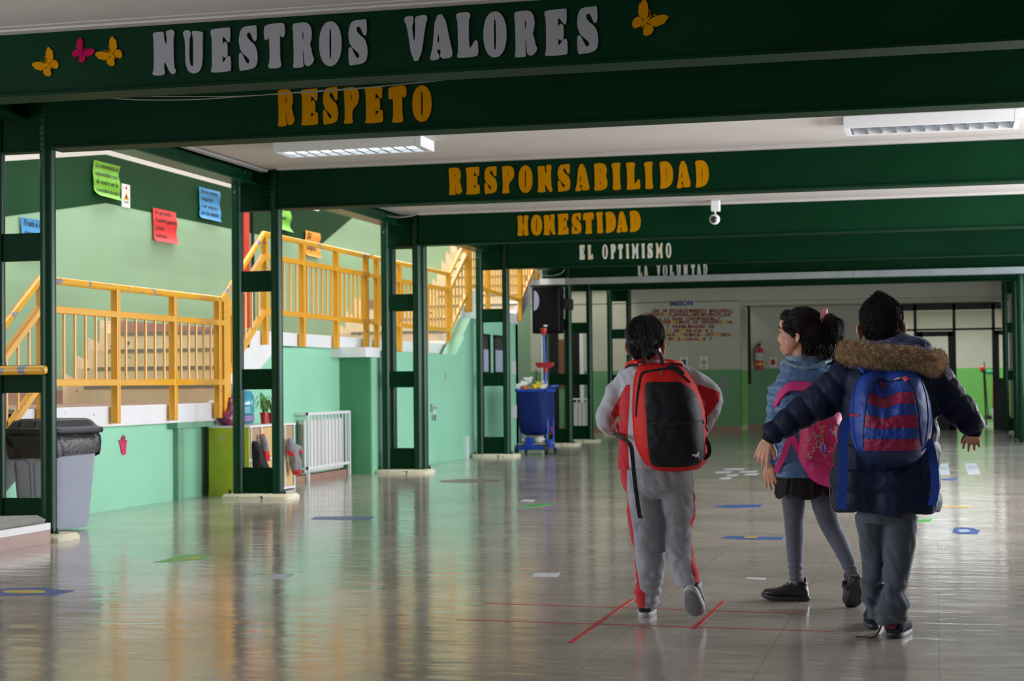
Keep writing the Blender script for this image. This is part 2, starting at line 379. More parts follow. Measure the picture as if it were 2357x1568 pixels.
def ladder(y, xr=-5.67, side=-1, rungs=RUNG, top=HT, plinth=True):
    root = thing('ladder_column', (xr+side*0.21, y, 0), None, None, kind='structure')
    xa, xb = xr+side*0.052, xr+side*0.428
    z0 = 0.035
    for x in (xa, xb):
        put('tube', MB().tube([(x, y, z0), (x, y, top)], 0.0525, 20), GREEN, root, smooth=True)
    for z1, z2 in rungs:
        put('rung', MB().box((min(xa, xb), y-0.012, z1), (max(xa, xb), y+0.012, z2)), BEAMG, root)
    put('header_plate', MB().box((min(xa, xb), y-0.012, HB), (max(xa, xb), y+0.012, HT)).box((min(xa, xb), y-0.05, HB-0.008), (max(xa, xb), y+0.05, HB)), BEAMG, root)
    for x in (xa+0.075, xa-0.11, xb-0.075):
        put('anchor_bolt', MB().tube([(x, y-0.03, 0.03), (x, y-0.03, 0.062)], 0.014, 6).tube([(x, y-0.03, 0.06), (x, y-0.03, 0.078)], 0.007, 6), GREEN, root)
    # stitched weld beads / bolts where the beam meets the tube
    for k in range(9):
        z = HB+0.02+k*0.038
        put('weld_bead', MB().tube([(xa-0.045, y-0.035, z), (xa, y-0.057, z-0.004), (xa+0.045, y-0.035, z)], 0.006, 5), GREEN, root)
    if plinth: put('plinth', plinth_mb(xr+side*0.42-0.125, xr+0.115, y-0.17, y+0.17), PLINTH, root, smooth=True)
    return root
ladder(10.30); ladder(14.38); ladder(18.67); ladder(22.84); ladder(27.0); ladder(28.7); ladder(32.6)
ladder(18.67+0.22, plinth=False)
for y in (27.05, 28.8, 32.9): ladder(y, xr=1.23, side=1)
# grey duct under the lettering of the sixth beam
dk = thing('cable_duct', (-2, 26.86, 2.59), 'long grey metal duct fixed along the far green beam under LA VOLUNTAD', 'duct')
for a, c in ((-6.15, -5.72), (-5.70, -1.2), (-1.195, 2.38)):
    put('duct_section', MB().box((a, 26.80, 2.590), (c, 26.9, 2.690)), GALV if a > -6 else WHITEP, dk, bevel=0.003)
put('bracket', MB().box((-5.72, 26.79, 2.585), (-5.68, 26.9, 2.695)), GALV, dk)
# ------------------------------------------------------------------ stairs
XE = -6.45  # outer edge of the slabs
st = thing('staircase', (-7.2, 15, 0), 'concrete staircase with white slabs and cream risers along the green wall', 'stairs')
def flight(y0, y1, z0, z1, n, x0=XW, x1=XE):
    dy = (y1-y0)/n; dz = (z1-z0)/n
    for k in range(n):
        ya, za = y0+k*dy, z0+k*dz
        s_ = put('step', MB().box((x0, ya, za-0.10), (x1, ya+dy+0.02, za+dz-0.004)), CREAM, st, bevel=0.004)
        put('nosing', MB().box((x0+0.18, ya-0.006, za+dz-0.035), (x1-0.005, ya+0.05, za+dz)), NOSE, s_)
    # stringer at the outer edge
    b = MB(); pts = [(y0, z0-0.16)]
    pts = [(y0-0.02, z0-0.17)]+[(y0-0.02, z0)]
    for k in range(n): pts += [(y0+k*dy, z0+(k+1)*dz), (y0+(k+1)*dy, z0+(k+1)*dz)]
    pts += [(y1+0.42, z1), (y1+0.42, z1-0.17)]
    b.poly(pts[:], [], lambda y, z: (x1+0.012, y, z), (-0.06, 0, 0))
    put('stringer', b, SLABW, st)
    # zigzag skirting along the wall
    top = []
    for k in range(n): top += [(y0+k*dy-0.11, z0+k*dz+0.06), (y0+k*dy-0.11, z0+(k+1)*dz+0.12)]
    pts = [(y0-0.11, z0)]+top[1:]+[(y1+0.02, z1+0.12), (y1+0.02, z1-0.02), (y0+0.1, z0-0.02)]
    put('zigzag_skirting', MB().poly(pts, [], lambda y, z: (x0+0.002, y, z), (0.016, 0, 0)), CREAM, st)
def landing(y0, y1, z, t=0.165):
    put('landing', MB().box((XW, y0, z-t), (XE, y1, z)), SLABW, st, bevel=0.006)
    put('floor_paint', MB().box((XW, y0+0.03, z), (XE-0.02, y1-0.01, z+0.004)), BROWN, st)
    put('skirting', MB().box((XW, y0, z), (XW+0.012, y1, z+0.13)), BROWN, st)
Z1, Z2, Z3 = 0.856, 1.552, 2.12
landing(11.36, 14.75, Z1); flight(14.75, 15.74, Z1, Z2, 4)
landing(15.74, 22.40, Z2, 0.135); flight(22.40, 23.5, Z2, Z3, 3)
landing(23.5, 26.5, Z3); flight(26.5, 28.4, Z3, 3.3, 7)
landing(28.4, 31.5, 3.3)
flight(10.16, 11.36, 0.0, Z1, 5)
# soffit under the upper flight, seen as the white triangle
put('soffit', MB().poly([(14.72, 0.60), (14.72, 0.86), (15.9, 1.55), (16.25, 1.42), (15.9, 1.28)], [], lambda y, z: (XE+0.004, y, z), (-0.10, 0, 0)), SLABW, st)
put('soffit', MB().poly([(22.3, 1.30), (22.3, 1.55), (23.4, 2.12), (23.9, 2.0)], [], lambda y, z: (XE+0.004, y, z), (-0.25, 0, 0)), SLABW, st)
put('soffit', MB().poly([(26.4, 1.93), (26.4, 2.12), (28.4, 3.3), (28.7, 3.1)], [], lambda y, z: (XE+0.004, y, z), (-0.25, 0, 0)), SLABW, st)
_q = [onx(-6.455, *p) for p in ((1026,788),(1040,788),(1052,765),(1078,702),(1084,668),(1104,668),(1102,694),(1091,716),(1054,800),(1042,815),(1026,815))]
put('soffit', MB().poly([(p.y, p.z) for p in _q], [], lambda y, z: (-6.455, y, z), (-0.10, 0, 0)), SLABW, st)
put('slab_end', MB().box((XE-0.10, 14.74, 0.60), (XE+0.02, 14.92, 0.70)).box((XE-0.1, 14.80, 0.70), (XE+0.02, 14.92, 0.93)), SLABW, st)
# red riser duct on the wall
finish(put('riser_duct', MB().box((XW+0.005, 18.96, 1.70), (XW+0.05, 19.12, 5.2)), mat('red_duct_paint', sr(214, 44, 26), 0.45, var=0.08), bevel=0.006),
    'tall red duct running up the green stair wall behind the second column', 'duct')
finish(put('conduit', MB().tube([(XW+0.025, 19.28, 1.7), (XW+0.025, 19.28, 5.0)], 0.018, 8), BLACKM, smooth=True), 'thin black conduit on the stair wall next to the red duct', 'conduit')
# ------------------------------------------------------------------ yellow railings
XRL = -6.40
def rail_line(pts, zoff, r, sq, root, name, m):
    P = [V((XRL, y, z+zoff)) for y, z in pts]
    b = MB()
    if sq:
        for a, c in zip(P[:-1], P[1:]): b.bar(a, c, r*2, r*2)
    else:
        b.tube(P, r, 12)
    return put(name, b, m, root, smooth=not sq, bevel=0.004 if sq else 0)
TOPO, MIDO, BOTO = 0.955, 0.738, 0.19
def railing(label, pts, posts, bays, loc, flat_ends=None):
    "pts: (y, slab z) path; posts: y list; bays: (y0, y1, count)"
    root = thing('stair_railing', loc, label, 'railing')
    def zat(y):
        for (a, za), (c, zc) in zip(pts[:-1], pts[1:]):
            if a <= y <= c: return za+(zc-za)*(y-a)/(c-a)
        return pts[0][1] if y < pts[0][0] else pts[-1][1]
    rail_line(pts, TOPO, 0.03, False, root, 'handrail', YELH)
    rail_line(pts, MIDO, 0.026, True, root, 'middle_rail', YEL)
    rail_line(pts, BOTO, 0.026, True, root, 'bottom_rail', YEL)
    for p in posts:
        y, w = p if isinstance(p, tuple) else (p, 0.062)
        z = zat(y)
        put('post', MB().box((XRL-0.03, y-w/2, z-0.14), (XRL+0.03, y+w/2, z+TOPO-0.01)), YEL, root, bevel=0.006)
    b0 = None
    for a, c, n in bays:
        for k in range(n):
            y = a+(c-a)*(k+1)/(n+1); z = zat(y)
            put('baluster', MB().tube([(XRL, y, z+BOTO), (XRL, y, z+MIDO)], 0.0125, 6), YEL, root, smooth=True)
    return root
railing('yellow railing of the lower flight and first landing, its top rail badly worn',
    [(10.25, 0.03), (11.40, Z1), (14.72, Z1)], [10.28, 11.42, 12.60, 13.67, 14.62],
    [(10.3, 11.4, 6), (11.42, 12.6, 6), (12.6, 13.67, 5), (13.67, 14.62, 5)], (XRL, 12.5, 0.5))
railing('yellow railing climbing to the middle landing between second and third column',
    [(14.72, Z1), (15.74, Z2), (18.95, Z2)], [(14.78, 0.15), 15.77, 16.80, 17.84, 18.86],
    [(14.78, 15.77, 5), (15.77, 16.8, 5), (16.8, 17.84, 6), (17.84, 18.86, 6)], (XRL, 16.5, 1.2))
railing('yellow railing at the far end of the middle landing and the flight above it',
    [(19.1, Z2), (22.38, Z2), (23.5, Z3+0.12)], [19.25, 20.13, 21.25, 22.34, (23.38, 0.20)],
    [(19.25, 20.13, 5), (20.13, 21.25, 6), (21.25, 22.34, 6), (22.34, 23.38, 5)], (XRL, 21, 1.5))
railing('yellow railing of the highest visible landing, cut off by the green beam',
    [(23.55, Z3+0.10), (26.5, Z3+0.02), (28.4, 3.3)], [24.45, 26.48, (27.7, 0.12)],
    [(23.55, 24.45, 6), (24.45, 26.48, 12), (26.48, 27.7, 6)], (XRL, 25, 2.2))
# yellow horizontal grab bar on the first column
gb = thing('grab_bar', (-6.0, 10.2, 1.12), 'short worn yellow tube fixed across the nearest column', 'grab bar')
P = bez([(-7.6, 10.22, 1.125), (-6.5, 10.2, 1.125), (-5.80, 10.19, 1.125), (-5.70, 10.19, 1.125)], 4)
put('bar', MB().tube(P+[V((-5.68, 10.19, 1.125)), V((-5.672, 10.19, 1.125))], [0.031]*len(P)+[0.026, 0.012], 14), YELH, gb, smooth=True)
# lower left block with the grey mat
struct('floor_step', MB().box((-9.5, 6.5, 0), (-5.6, 10.10, 0.085)), mat('pinkish_plinth_paint', sr(176, 152, 144), 0.6, var=0.08, vscale=6, bump=0.2))
struct('floor_step', MB().box((-9.5, 6.5, 0.085), (-5.605, 10.11, 0.128)), SLABW)
b = MB(); n = 26
for k in range(n+1):
    y = 7.2+k*(10.09-7.2)/n
    lift = 0.010+0.035*max(0, (y-9.2)/0.9)**2+0.004*math.sin(k*1.3)
    b.v += [V((-7.6, y, 0.131)), V((-5.68-0.01*math.sin(k), y, 0.131+lift)), V((-5.63-0.008*math.sin(k*0.7), y, 0.131+lift*0.4)), V((-5.64, y, 0.131))]
for k in range(n):
    a = 4*k; b.f += [(a, a+4, a+5, a+1), (a+1, a+5, a+6, a+2), (a+2, a+6, a+7, a+3)]; b.mi += [0]*3
finish(put('floor_mat', b, mat('grey_mat', sr(150, 150, 146), 0.8, var=0.1, vscale=20, bump=0.4, bscale=80), smooth=True), 'curled grey mat lying on the low step beside the nearest column', 'mat')
# ------------------------------------------------------------------ doors, windows
dr = thing('door_1', (XD, 21.0, 0), None, None, kind='structure')
put('leaf', MB().box((XD-0.02, 20.60, 0.02), (XD+0.012, 21.42, 1.33)), MINT, dr, bevel=0.004)
put('hinge', MB().tube([(XD+0.016, 21.40, 1.05), (XD+0.016, 21.40, 1.15)], 0.012, 8), GALV, dr)
h = put('latch', MB().box((XD+0.012, 20.70, 0.70), (XD+0.03, 20.95, 0.72)).box((XD+0.012, 20.72, 0.66), (XD+0.028, 20.76, 0.76)), GALV, dr)
put('padlock', MB().box((XD+0.02, 20.78, 0.55), (XD+0.045, 20.86, 0.62)).tube([(XD+0.03, 20.79, 0.62), (XD+0.03, 20.79, 0.68), (XD+0.03, 20.85, 0.68), (XD+0.03, 20.85, 0.62)], 0.006, 6), mat('steel', (0.6,0.6,0.6), 0.3, 0.9), h)
XV = XD-0.03
for k, (ya, yb) in enumerate(((23.34, 23.86), (24.08, 24.72))):
    w = thing('window_%d' % (k+1), (XV, ya, 1.15), None, None, kind='structure')
    f = MB()
    for a, c in (((ya, 1.14), (yb, 1.18)), ((ya, 1.68), (yb, 1.72)), ((ya, 1.14), (ya+0.06, 1.72)), ((yb-0.06, 1.14), (yb, 1.72))):
        f.box((XV-0.05, a[0], a[1]), (XV+0.02, c[0], c[1]))
    put('window_frame', f, BLACKM, w)
    put('pane', MB().box((XV-0.01, ya+0.06, 1.18), (XV+0.004, yb-0.06, 1.68)), mat('dark_glass', (0.03, 0.035, 0.04), 0.1, spec=0.7), w)
    put('paper_blind', MB().box((XV-0.02, ya+0.1, 1.18), (XV+0.006, yb-0.08, 1.50)), mat('lilac_paper', sr(168, 172, 196), 0.6, var=0.1), w)
# far door on the back wall behind the loudspeaker
d2 = thing('door_2', (-7.3, YBK, 0), None, None, kind='structure')
put('door_frame', MB().box((-7.78, YBK-0.03, 0), (-7.70, YBK, 2.15)).box((-6.98, YBK-0.03, 0), (-6.90, YBK, 2.15)).box((-7.78, YBK-0.03, 2.07), (-6.90, YBK, 2.15)), WHITEP, d2)
put('leaf', MB().box((-7.70, YBK-0.02, 0.0), (-7.42, YBK, 2.07)).box((-7.30, YBK-0.02, 0.0), (-6.98, YBK, 2.07)), BLACKM, d2)
put('panel', MB().box((-7.42, YBK-0.016, 0.9), (-7.30, YBK, 1.9)), mat('brown_wood', sr(120, 80, 56), 0.5, var=0.2), d2)
# glass partition at the end of the recess
YG = 35.0
gp = thing('window_3', (0.4, YG, 0), None, None, kind='structure')
f = MB()
def fr(x0, x1, z0, z1): f.box((x0, YG-0.04, z0), (x1, YG+0.04, z1))
fr(-0.62, 1.30, 2.38, 2.52); fr(-0.62, 1.30, 1.975, 2.015)
for x in (-0.62, -0.36, 0.39, 1.14): fr(x-0.03, x+0.03, 0, 2.5)
fr(1.20, 1.42, 0, 2.0) if False else None
put('frame', f, BLACKM, gp)
d3 = thing('door_3', (0, YG, 0), None, None, kind='structure')
put('door_frame', MB().box((-0.33, YG-0.05, 0), (-0.22, YG+0.03, 1.96)).box((0.27, YG-0.05, 0), (0.37, YG+0.03, 1.96)).box((-0.33, YG-0.05, 1.86), (0.37, YG+0.03, 1.96)).box((-0.33, YG-0.05, 0), (0.37, YG+0.03, 0.75)), BLACKM, d3)
d4 = thing('door_4', (1.2, YG, 0), None, None, kind='structure')
put('door_frame', MB().box((1.17, YG-0.06, 0), (1.24, YG+0.03, 1.96)).box((1.17, YG-0.06, 1.87), (1.40, YG+0.03, 1.96)), BLACKM, d4)
put('leaf', MB().box((1.24, YG-0.05, 0), (1.40, YG+0.03, 1.02)), BLACKM, d4)
GL = mat('clear_glass', (0.9, 0.95, 0.95), 0.02, trans=1.0)
for x0, x1, z0, z1 in ((-0.33, 0.36, 2.015, 2.38), (0.42, 1.11, 2.015, 2.38), (0.42, 1.11, 0.02, 1.975), (-0.22, 0.27, 0.75, 1.86)):
    put('pane', MB().box((x0, YG-0.003, z0), (x1, YG+0.003, z1)), GL, gp)
# corridor strip light seen through the glass
cl = thing('strip_light', (0.25, 40.0, 2.6), 'small lit strip light on the corridor ceiling behind the glass partition', 'light')
put('casing', MB().box((-0.3, 39.9, 2.69), (0.7, 40.1, 2.75)), WHITEP, cl)
put('tube', MB().tube([(-0.28, 40.0, 2.672), (0.68, 40.0, 2.672)], 0.014, 8), mat('lit_tube', (1,1,1), 0.5, emit=(0.85,0.95,1.0), es=10), cl)
# ================================================================== LETTERING
G = {}
def glyph(ch, outer, holes=(), it=1):
    xs = [p[0] for p in outer]; ys = [p[1] for p in outer]; x0, x1, y0, y1 = min(xs), max(xs), min(ys), max(ys)
    nz = lambda p: ((p[0]-x0)/(x1-x0), (y1-p[1])/(y1-y0))
    G[ch] = ([nz(p) for p in smoothp(outer, it)], [[nz(p) for p in smoothp(h, it)] for h in holes])
glyph('N', [(105,335),(122,321),(205,320),(215,340),(213,390),(240,465),(243,380),(232,340),(240,312),(300,305),(318,330),(315,370),(305,395),(312,690),(333,715),(325,745),(300,755),(275,745),(215,610),(213,690),(222,720),(218,755),(160,760),(105,752),(97,735),(115,690),(112,390),(105,365)])
glyph('U', [(405,325),(420,305),(450,300),(480,312),(484,345),(468,395),(468,610),(480,655),(497,672),(508,660),(508,385),(495,350),(497,320),(510,310),(605,328),(603,360),(600,650),(575,715),(540,740),(500,742),(460,720),(435,665),(428,600),(425,390),(408,350)])
glyph('E', [(683,310),(695,292),(800,287),(875,285),(880,300),(878,425),(862,438),(845,420),(803,357),(802,460),(815,430),(830,424),(850,440),(853,520),(848,580),(832,587),(815,580),(802,562),(802,643),(845,580),(868,568),(883,585),(885,715),(870,720),(780,727),(695,725),(684,712),(697,660),(695,370),(684,345)])
glyph('S', [(1145,265),(1148,400),(1130,425),(1113,415),(1090,350),(1070,327),(1050,335),(1047,370),(1075,410),(1130,460),(1152,540),(1152,620),(1135,680),(1080,703),(1015,705),(990,712),(970,700),(966,560),(975,530),(995,530),(1015,575),(1040,630),(1060,645),(1073,630),(1070,600),(1040,570),(990,520),(970,450),(968,380),(985,300),(1020,268),(1080,266),(1130,262)])
glyph('T', [(1217,290),(1230,255),(1290,243),(1400,238),(1425,255),(1430,360),(1405,388),(1388,380),(1376,345),(1378,610),(1390,645),(1385,685),(1320,690),(1265,688),(1257,660),(1275,620),(1270,365),(1258,395),(1235,402),(1220,390)])
glyph('R', [(1505,250),(1520,233),(1640,228),(1680,260),(1697,320),(1695,400),(1675,455),(1692,500),(1703,570),(1723,605),(1700,655),(1660,678),(1630,665),(1619,640),(1613,510),(1607,510),(1608,640),(1615,665),(1605,683),(1515,685),(1505,670),(1515,610),(1510,330),(1503,290)], [[(1603,308),(1615,345),(1615,380),(1604,420)]])
def ellp(cx, cy, rx, ry, n=28, p=2.0):
    return [(cx+rx*math.copysign(abs(math.cos(t))**(2/p), math.cos(t)), cy+ry*math.copysign(abs(math.sin(t))**(2/p), math.sin(t))) for t in [k*2*math.pi/n for k in range(n)]]
glyph('O', ellp(0, 0, 112, 224, 28, 2.2), [ellp(0, 0, 10, 150, 14, 3)], 0)
glyph('V', [(115,150),(135,132),(185,130),(192,150),(190,185),(180,215),(182,270),(198,368),(207,210),(200,160),(215,135),(285,128),(303,145),(302,170),(290,200),(245,503),(178,505),(138,210),(118,175)])
glyph('A', [(372,128),(445,118),(492,355),(512,450),(500,483),(430,488),(408,470),(410,450),(412,435),(412,410),(383,410),(385,430),(403,460),(400,490),(340,498),(323,485),(345,400),(350,360)], [[(396,257),(405,353),(384,353)]])
glyph('L', [(541,115),(560,103),(640,101),(658,120),(655,145),(643,170),(645,408),(670,380),(690,342),(708,335),(717,350),(722,450),(705,472),(560,477),(543,465),(556,425),(552,170),(542,145)])
glyph('P', [(557,160),(575,152),(625,152),(650,170),(657,215),(645,260),(612,290),(610,345),(618,365),(612,374),(565,376),(558,368),(566,340),(562,190)], [[(606,185),(611,215),(606,245),(603,215)]])
glyph('B', [(1311,150),(1322,133),(1390,132),(1415,160),(1418,205),(1408,240),(1423,280),(1418,330),(1390,352),(1330,358),(1312,350),(1320,320),(1318,180)], [[(1367,172),(1371,190),(1367,210),(1364,190)], [(1367,270),(1372,295),(1367,318),(1364,295)]])
glyph('I', [(1458,140),(1475,128),(1528,127),(1530,150),(1523,170),(1526,310),(1534,340),(1525,352),(1475,355),(1465,340),(1472,310),(1468,175),(1459,158)])
glyph('D', [(1850,130),(1865,116),(1915,114),(1945,140),(1960,190),(1963,240),(1950,300),(1920,330),(1865,341),(1851,330),(1862,300),(1858,165)], [[(1907,150),(1911,225),(1909,298),(1905,225)]])
glyph('H', [(682,570),(695,560),(720,560),(728,575),(723,600),(726,635),(732,635),(738,600),(734,572),(745,558),(770,560),(775,572),(766,600),(768,690),(775,710),(768,723),(740,724),(734,710),(736,685),(731,658),(725,685),(727,712),(720,726),(690,727),(682,715),(690,690),(688,600)])
glyph('M', [(0,0),(28,0),(50,45),(72,0),(100,0),(100,12),(92,20),(93,82),(100,90),(98,100),(66,100),(64,90),(68,80),(64,50),(50,85),(36,50),(32,80),(36,90),(34,100),(2,100),(0,90),(7,82),(8,20),(0,12)])
# open counters for the thinner face of the far words
GT = {k: v for k, v in G.items()}
GT['O'] = (G['O'][0], [[(0.5+a*0.18, 0.5+b*0.36) for a, b in ellp(0, 0, 1, 1, 14, 3)]])
GT['D'] = (G['D'][0], [[(0.5+a*0.13, 0.5+b*0.33) for a, b in ellp(0, 0, 1, 1, 14, 3)]])
GT['A'] = (G['A'][0], [[(0.42, 0.62), (0.47, 0.36), (0.36, 0.36)]])
SILVER = mat('silver_foam', sr(150, 152, 158), 0.8, spec=0.05, bump=0.1, bscale=40)
ORANGE = mat('orange_foam', (0.50, 0.215, 0.0), 0.8, spec=0.05, bump=0.1, bscale=40)
PALE = mat('pale_foam', sr(214, 212, 200), 0.6)
CREAMF = mat('cream_foam', sr(216, 204, 172), 0.6)
PINKF = mat('pink_foam', (0.42, 0.005, 0.07), 0.8, spec=0.05)
def word(items, y, label, m, font=G, special=None, scale_w=1.0):
    "items: (char, x0, x1, ytop, ybottom) photo px on the plane Y=y"
    yy = y+0.03
    cs = [ony(yy, (i[1]+i[2])/2, i[4]) for i in items]
    root = thing('wall_lettering', (sum(c.x for c in cs)/len(cs), yy-0.001, min(c.z for c in cs)), label, 'lettering')
    for n_, (ch, x0, x1, yt, yb) in enumerate(items):
        a = ony(yy, x0, (yt+yb)/2); c = ony(yy, x1, (yt+yb)/2); t = ony(yy, (x0+x1)/2, yt).z; b_ = ony(yy, (x0+x1)/2, yb).z
        o, h = font[ch]; mb = MB()
        mb.poly(o, h, lambda u, v: (a.x+(c.x-a.x)*u, yy-0.001, b_+(t-b_)*v), (0, -0.009, 0))
        mm = m if not special or n_ not in special else special[n_]
        put('letter', mb, mm, root, recalc=True)
    return root
W1 = [('N',352,407,70,174),('U',423,469,69,170),('E',486.5,533,65,167),('S',551,594,60,163),('T',609,658,54,158),('R',675,725,52,156),('O',736,787.5,50,153),('S',803,847,46,151),
      ('V',931.6,985,36,141),('A',990,1043,33,139),('L',1051.5,1102,28.5,133.5),('O',1113.6,1167,27,133),('R',1185,1238,25,132),('E',1254.5,1307,22,129),('S',1329,1377.5,16,125)]
word(W1, 8.315, 'large silver cut-out letters NUESTROS VALORES on the nearest green beam', SILVER)
W2 = [('R',640.5,680,206,291),('E',694,733,205,289),('S',744.5,779,201,287),('P',792,828,201,285),('E',841,882,199,284),('T',895,937,198,283),('O',950,994,197,281)]
word(W2, 10.18, 'orange cut-out letters RESPETO on the second green beam', ORANGE)
xs = [('R',1033.6,1064.4),('E',1073,1104),('S',1115.6,1143.6),('P',1155.7,1184),('O',1194,1225.7),('N',1237,1272),('S',1284,1312.5),('A',1324,1357),('B',1367,1398.5),('I',1408,1429.5),('L',1441.6,1473.8),('I',1482.7,1503.7),('D',1518,1549.6),('A',1557,1590),('D',1600,1632)]
word([(c, a, b, 386-(a-1033)/567*17, 449-(a-1033)/567*16.5) for c, a, b in xs], 14.27, 'orange cut-out letters RESPONSABILIDAD on the third green beam', ORANGE)
xs = [('H',1190.7,1217),('O',1222.6,1248),('N',1251,1279),('E',1284,1308.6),('S',1316,1338),('T',1342.4,1367.6),('I',1372.4,1388.6),('D',1393.4,1418),('A',1419,1445),('D',1449,1475)]
word([(c, a, b, 496-(a-1190)/259*11, 543.5-(a-1190)/259*8.5) for c, a, b in xs], 18.56, 'orange cut-out letters HONESTIDAD on the fourth green beam', ORANGE)
xs = [('E',1334,1346),('L',1353,1365),('O',1386.7,1399),('P',1405.7,1417.7),('T',1423,1434),('I',1440.5,1448.3),('M',1454.7,1470),('I',1476.7,1484.5),('S',1490.4,1502.5),('M',1509.7,1525.5),('O',1532.9,1545)]
word([(c, a, b, 564-(a-1334)/199*5, 598-(a-1334)/199*4) for c, a, b in xs], 22.73, 'pale cut-out letters EL OPTIMISMO on the fifth green beam', PALE, GT, {1: CREAMF, 5: CREAMF, 9: CREAMF})
xs = [('L',1468.4,1477.6),('A',1482,1491.5),('V',1511.8,1520),('O',1526,1536),('L',1542,1551),('U',1557,1567),('N',1573.5,1583.4),('T',1591,1599.6),('A',1604,1613.7),('D',1619,1628)]
word([(c, a, b, 609.5-(a-1468)/160*3, 638.3-(a-1468)/160*2.6) for c, a, b in xs], 26.9, 'small pale letters LA VOLUNTAD half hidden above the grey duct', PALE, GT)
# butterflies: body, four wings, antennae
def butterfly(x, y, size, ang, m, label, Y=8.345, flip=1):
    c = ony(Y, x, y); s_ = size
    root = thing('paper_butterfly', (c.x, Y-0.001, c.z), label, 'butterfly', 'butterflies on the nearest beam')
    ca, sa = math.cos(ang), math.sin(ang)
    def fn(u, v): u *= flip; return (c.x+s_*(u*ca-v*sa), Y-0.001, c.z+s_*(u*sa+v*ca))
    for sg in (1, -1):
        up = [(0.02,0.02),(0.10,0.25),(0.28,0.50),(0.48,0.62),(0.60,0.60),(0.58,0.44),(0.60,0.30),(0.50,0.20),(0.46,0.08),(0.30,0.0),(0.02,-0.06)]
        lo = [(0.02,-0.02),(0.30,0.02),(0.42,-0.10),(0.44,-0.26),(0.34,-0.42),(0.20,-0.46),(0.10,-0.32),(0.02,-0.12)]
        for w in (up, lo):
            put('wing', MB().poly([(a*sg, b) for a, b in smoothp(w, 2)], [], fn, (0, -0.006, 0)), m, root)
    put('body', MB().poly(smoothp([(0,0.20),(0.045,0.14),(0.04,-0.2),(0,-0.30),(-0.04,-0.2),(-0.045,0.14)], 1), [], fn, (0, -0.008, 0)), m, root)
    for sg in (1, -1):
        put('antenna', MB().tube([V(fn(*p))+V((0, -0.004, 0)) for p in ((0.01*sg, 0.16), (0.05*sg, 0.30), (0.13*sg, 0.40), (0.17*sg, 0.39))], [s_*0.018, s_*0.014, s_*0.014, s_*0.035], 6), m, root)
butterfly(112, 150, 0.118, math.radians(42), ORANGE, 'orange butterfly cut-out lowest at the left end of the nearest beam')
butterfly(188, 122, 0.100, math.radians(-40), PINKF, 'pink butterfly cut-out between two orange ones on nearest beam')
butterfly(258, 126, 0.118, math.radians(42), ORANGE, 'orange butterfly cut-out right of the pink one, before the silver letters')
butterfly(1488, 50, 0.135, math.radians(-38), ORANGE, 'lone orange butterfly cut-out after the word VALORES')
# ------------------------------------------------------------------ text helper (flat print on a plane)
def textmb(s, origin, ux, uz, size, bold=0.0, shear=0.0, nrm=None, fitw=None):
    c = bpy.data.curves.new('t', 'FONT'); c.body = s; c.size = 1.0; c.offset = bold; c.shear = shear; c.resolution_u = 2
    o = bpy.data.objects.new('t', c); COL.objects.link(o)
    dg = bpy.context.evaluated_depsgraph_get(); me = bpy.data.meshes.new_from_object(o.evaluated_get(dg))
    mb = MB(); ux, uz, origin = V(ux), V(uz), V(origin)
    w = max([v.co.x for v in me.vertices] or [1]); kx = size if not fitw else fitw/w
    mb.add([origin+ux*(v.co.x*kx)+uz*(v.co.y*size) for v in me.vertices], [tuple(p.vertices) for p in me.polygons])
    bpy.data.objects.remove(o); bpy.data.curves.remove(c); bpy.data.meshes.remove(me)
    return mb
# mission statement on the back wall
ms = thing('wall_lettering', (-4.8, YBK-0.01, 1.9), 'blue heading MISION above red and yellow text on the far wall', 'lettering')
def wtext(s, x0, x1, yt, yb, m, bold=0.03):
    a = ony(YBK-0.01, x0, yb); c = ony(YBK-0.01, x1, yb); t = ony(YBK-0.01, x0, yt)
    put('text_line', textmb(s, a, (1, 0, 0), (0, 0, 1), (t.z-a.z)/0.72, bold, fitw=c.x-a.x), m, ms, recalc=False)
NAVY = mat('blue_foil', sr(20, 70, 150), 0.5); MAROON = mat('dark_red_foil', sr(150, 44, 30), 0.5); GOLD = mat('yellow_foil', sr(236, 170, 40), 0.5)
wtext('MISION', 1542, 1595, 693, 704, NAVY, 0.03)
rows = [('SER UN ESTABLECIMIENTO INCLUSIVO,', 1502, 1689, 712, 719, ()), ('CONFORTABLE,SEGURO,DISCIPLINADO,QUE', 1483, 1683, 720.5, 727.5, (8, 9)),
        ('EDUCA A LA SANA CONVIVENCIA,Y', 1480, 1660, 730, 737, (0,)), ('DA LA POSIBILIDAD DE DESARROLLAR', 1478, 1687, 738, 745, (10, 11, 29, 28)),
        ('ALUMNOS Y HABILIDADES DE', 1480, 1645, 748, 755, ()), ('APRENDIZAJES SIGNIFICATIVOS Y', 1479, 1642, 758, 765, (9, 10, 11, 15, 16, 17, 20, 24, 25, 29)),
        ('INTELECTUALES,SOCIALES ARTISTICAS', 1478, 1688, 767, 774, (3, 7, 8, 12, 13, 14, 21, 26, 27, 32)), ('Y DEPORTIVAS,MORALES Y', 1480, 1640, 777, 784, (4, 7, 10, 12, 13, 18, 20)),
        ('CULTURALES.', 1480, 1541, 787, 793, (8, 9))]
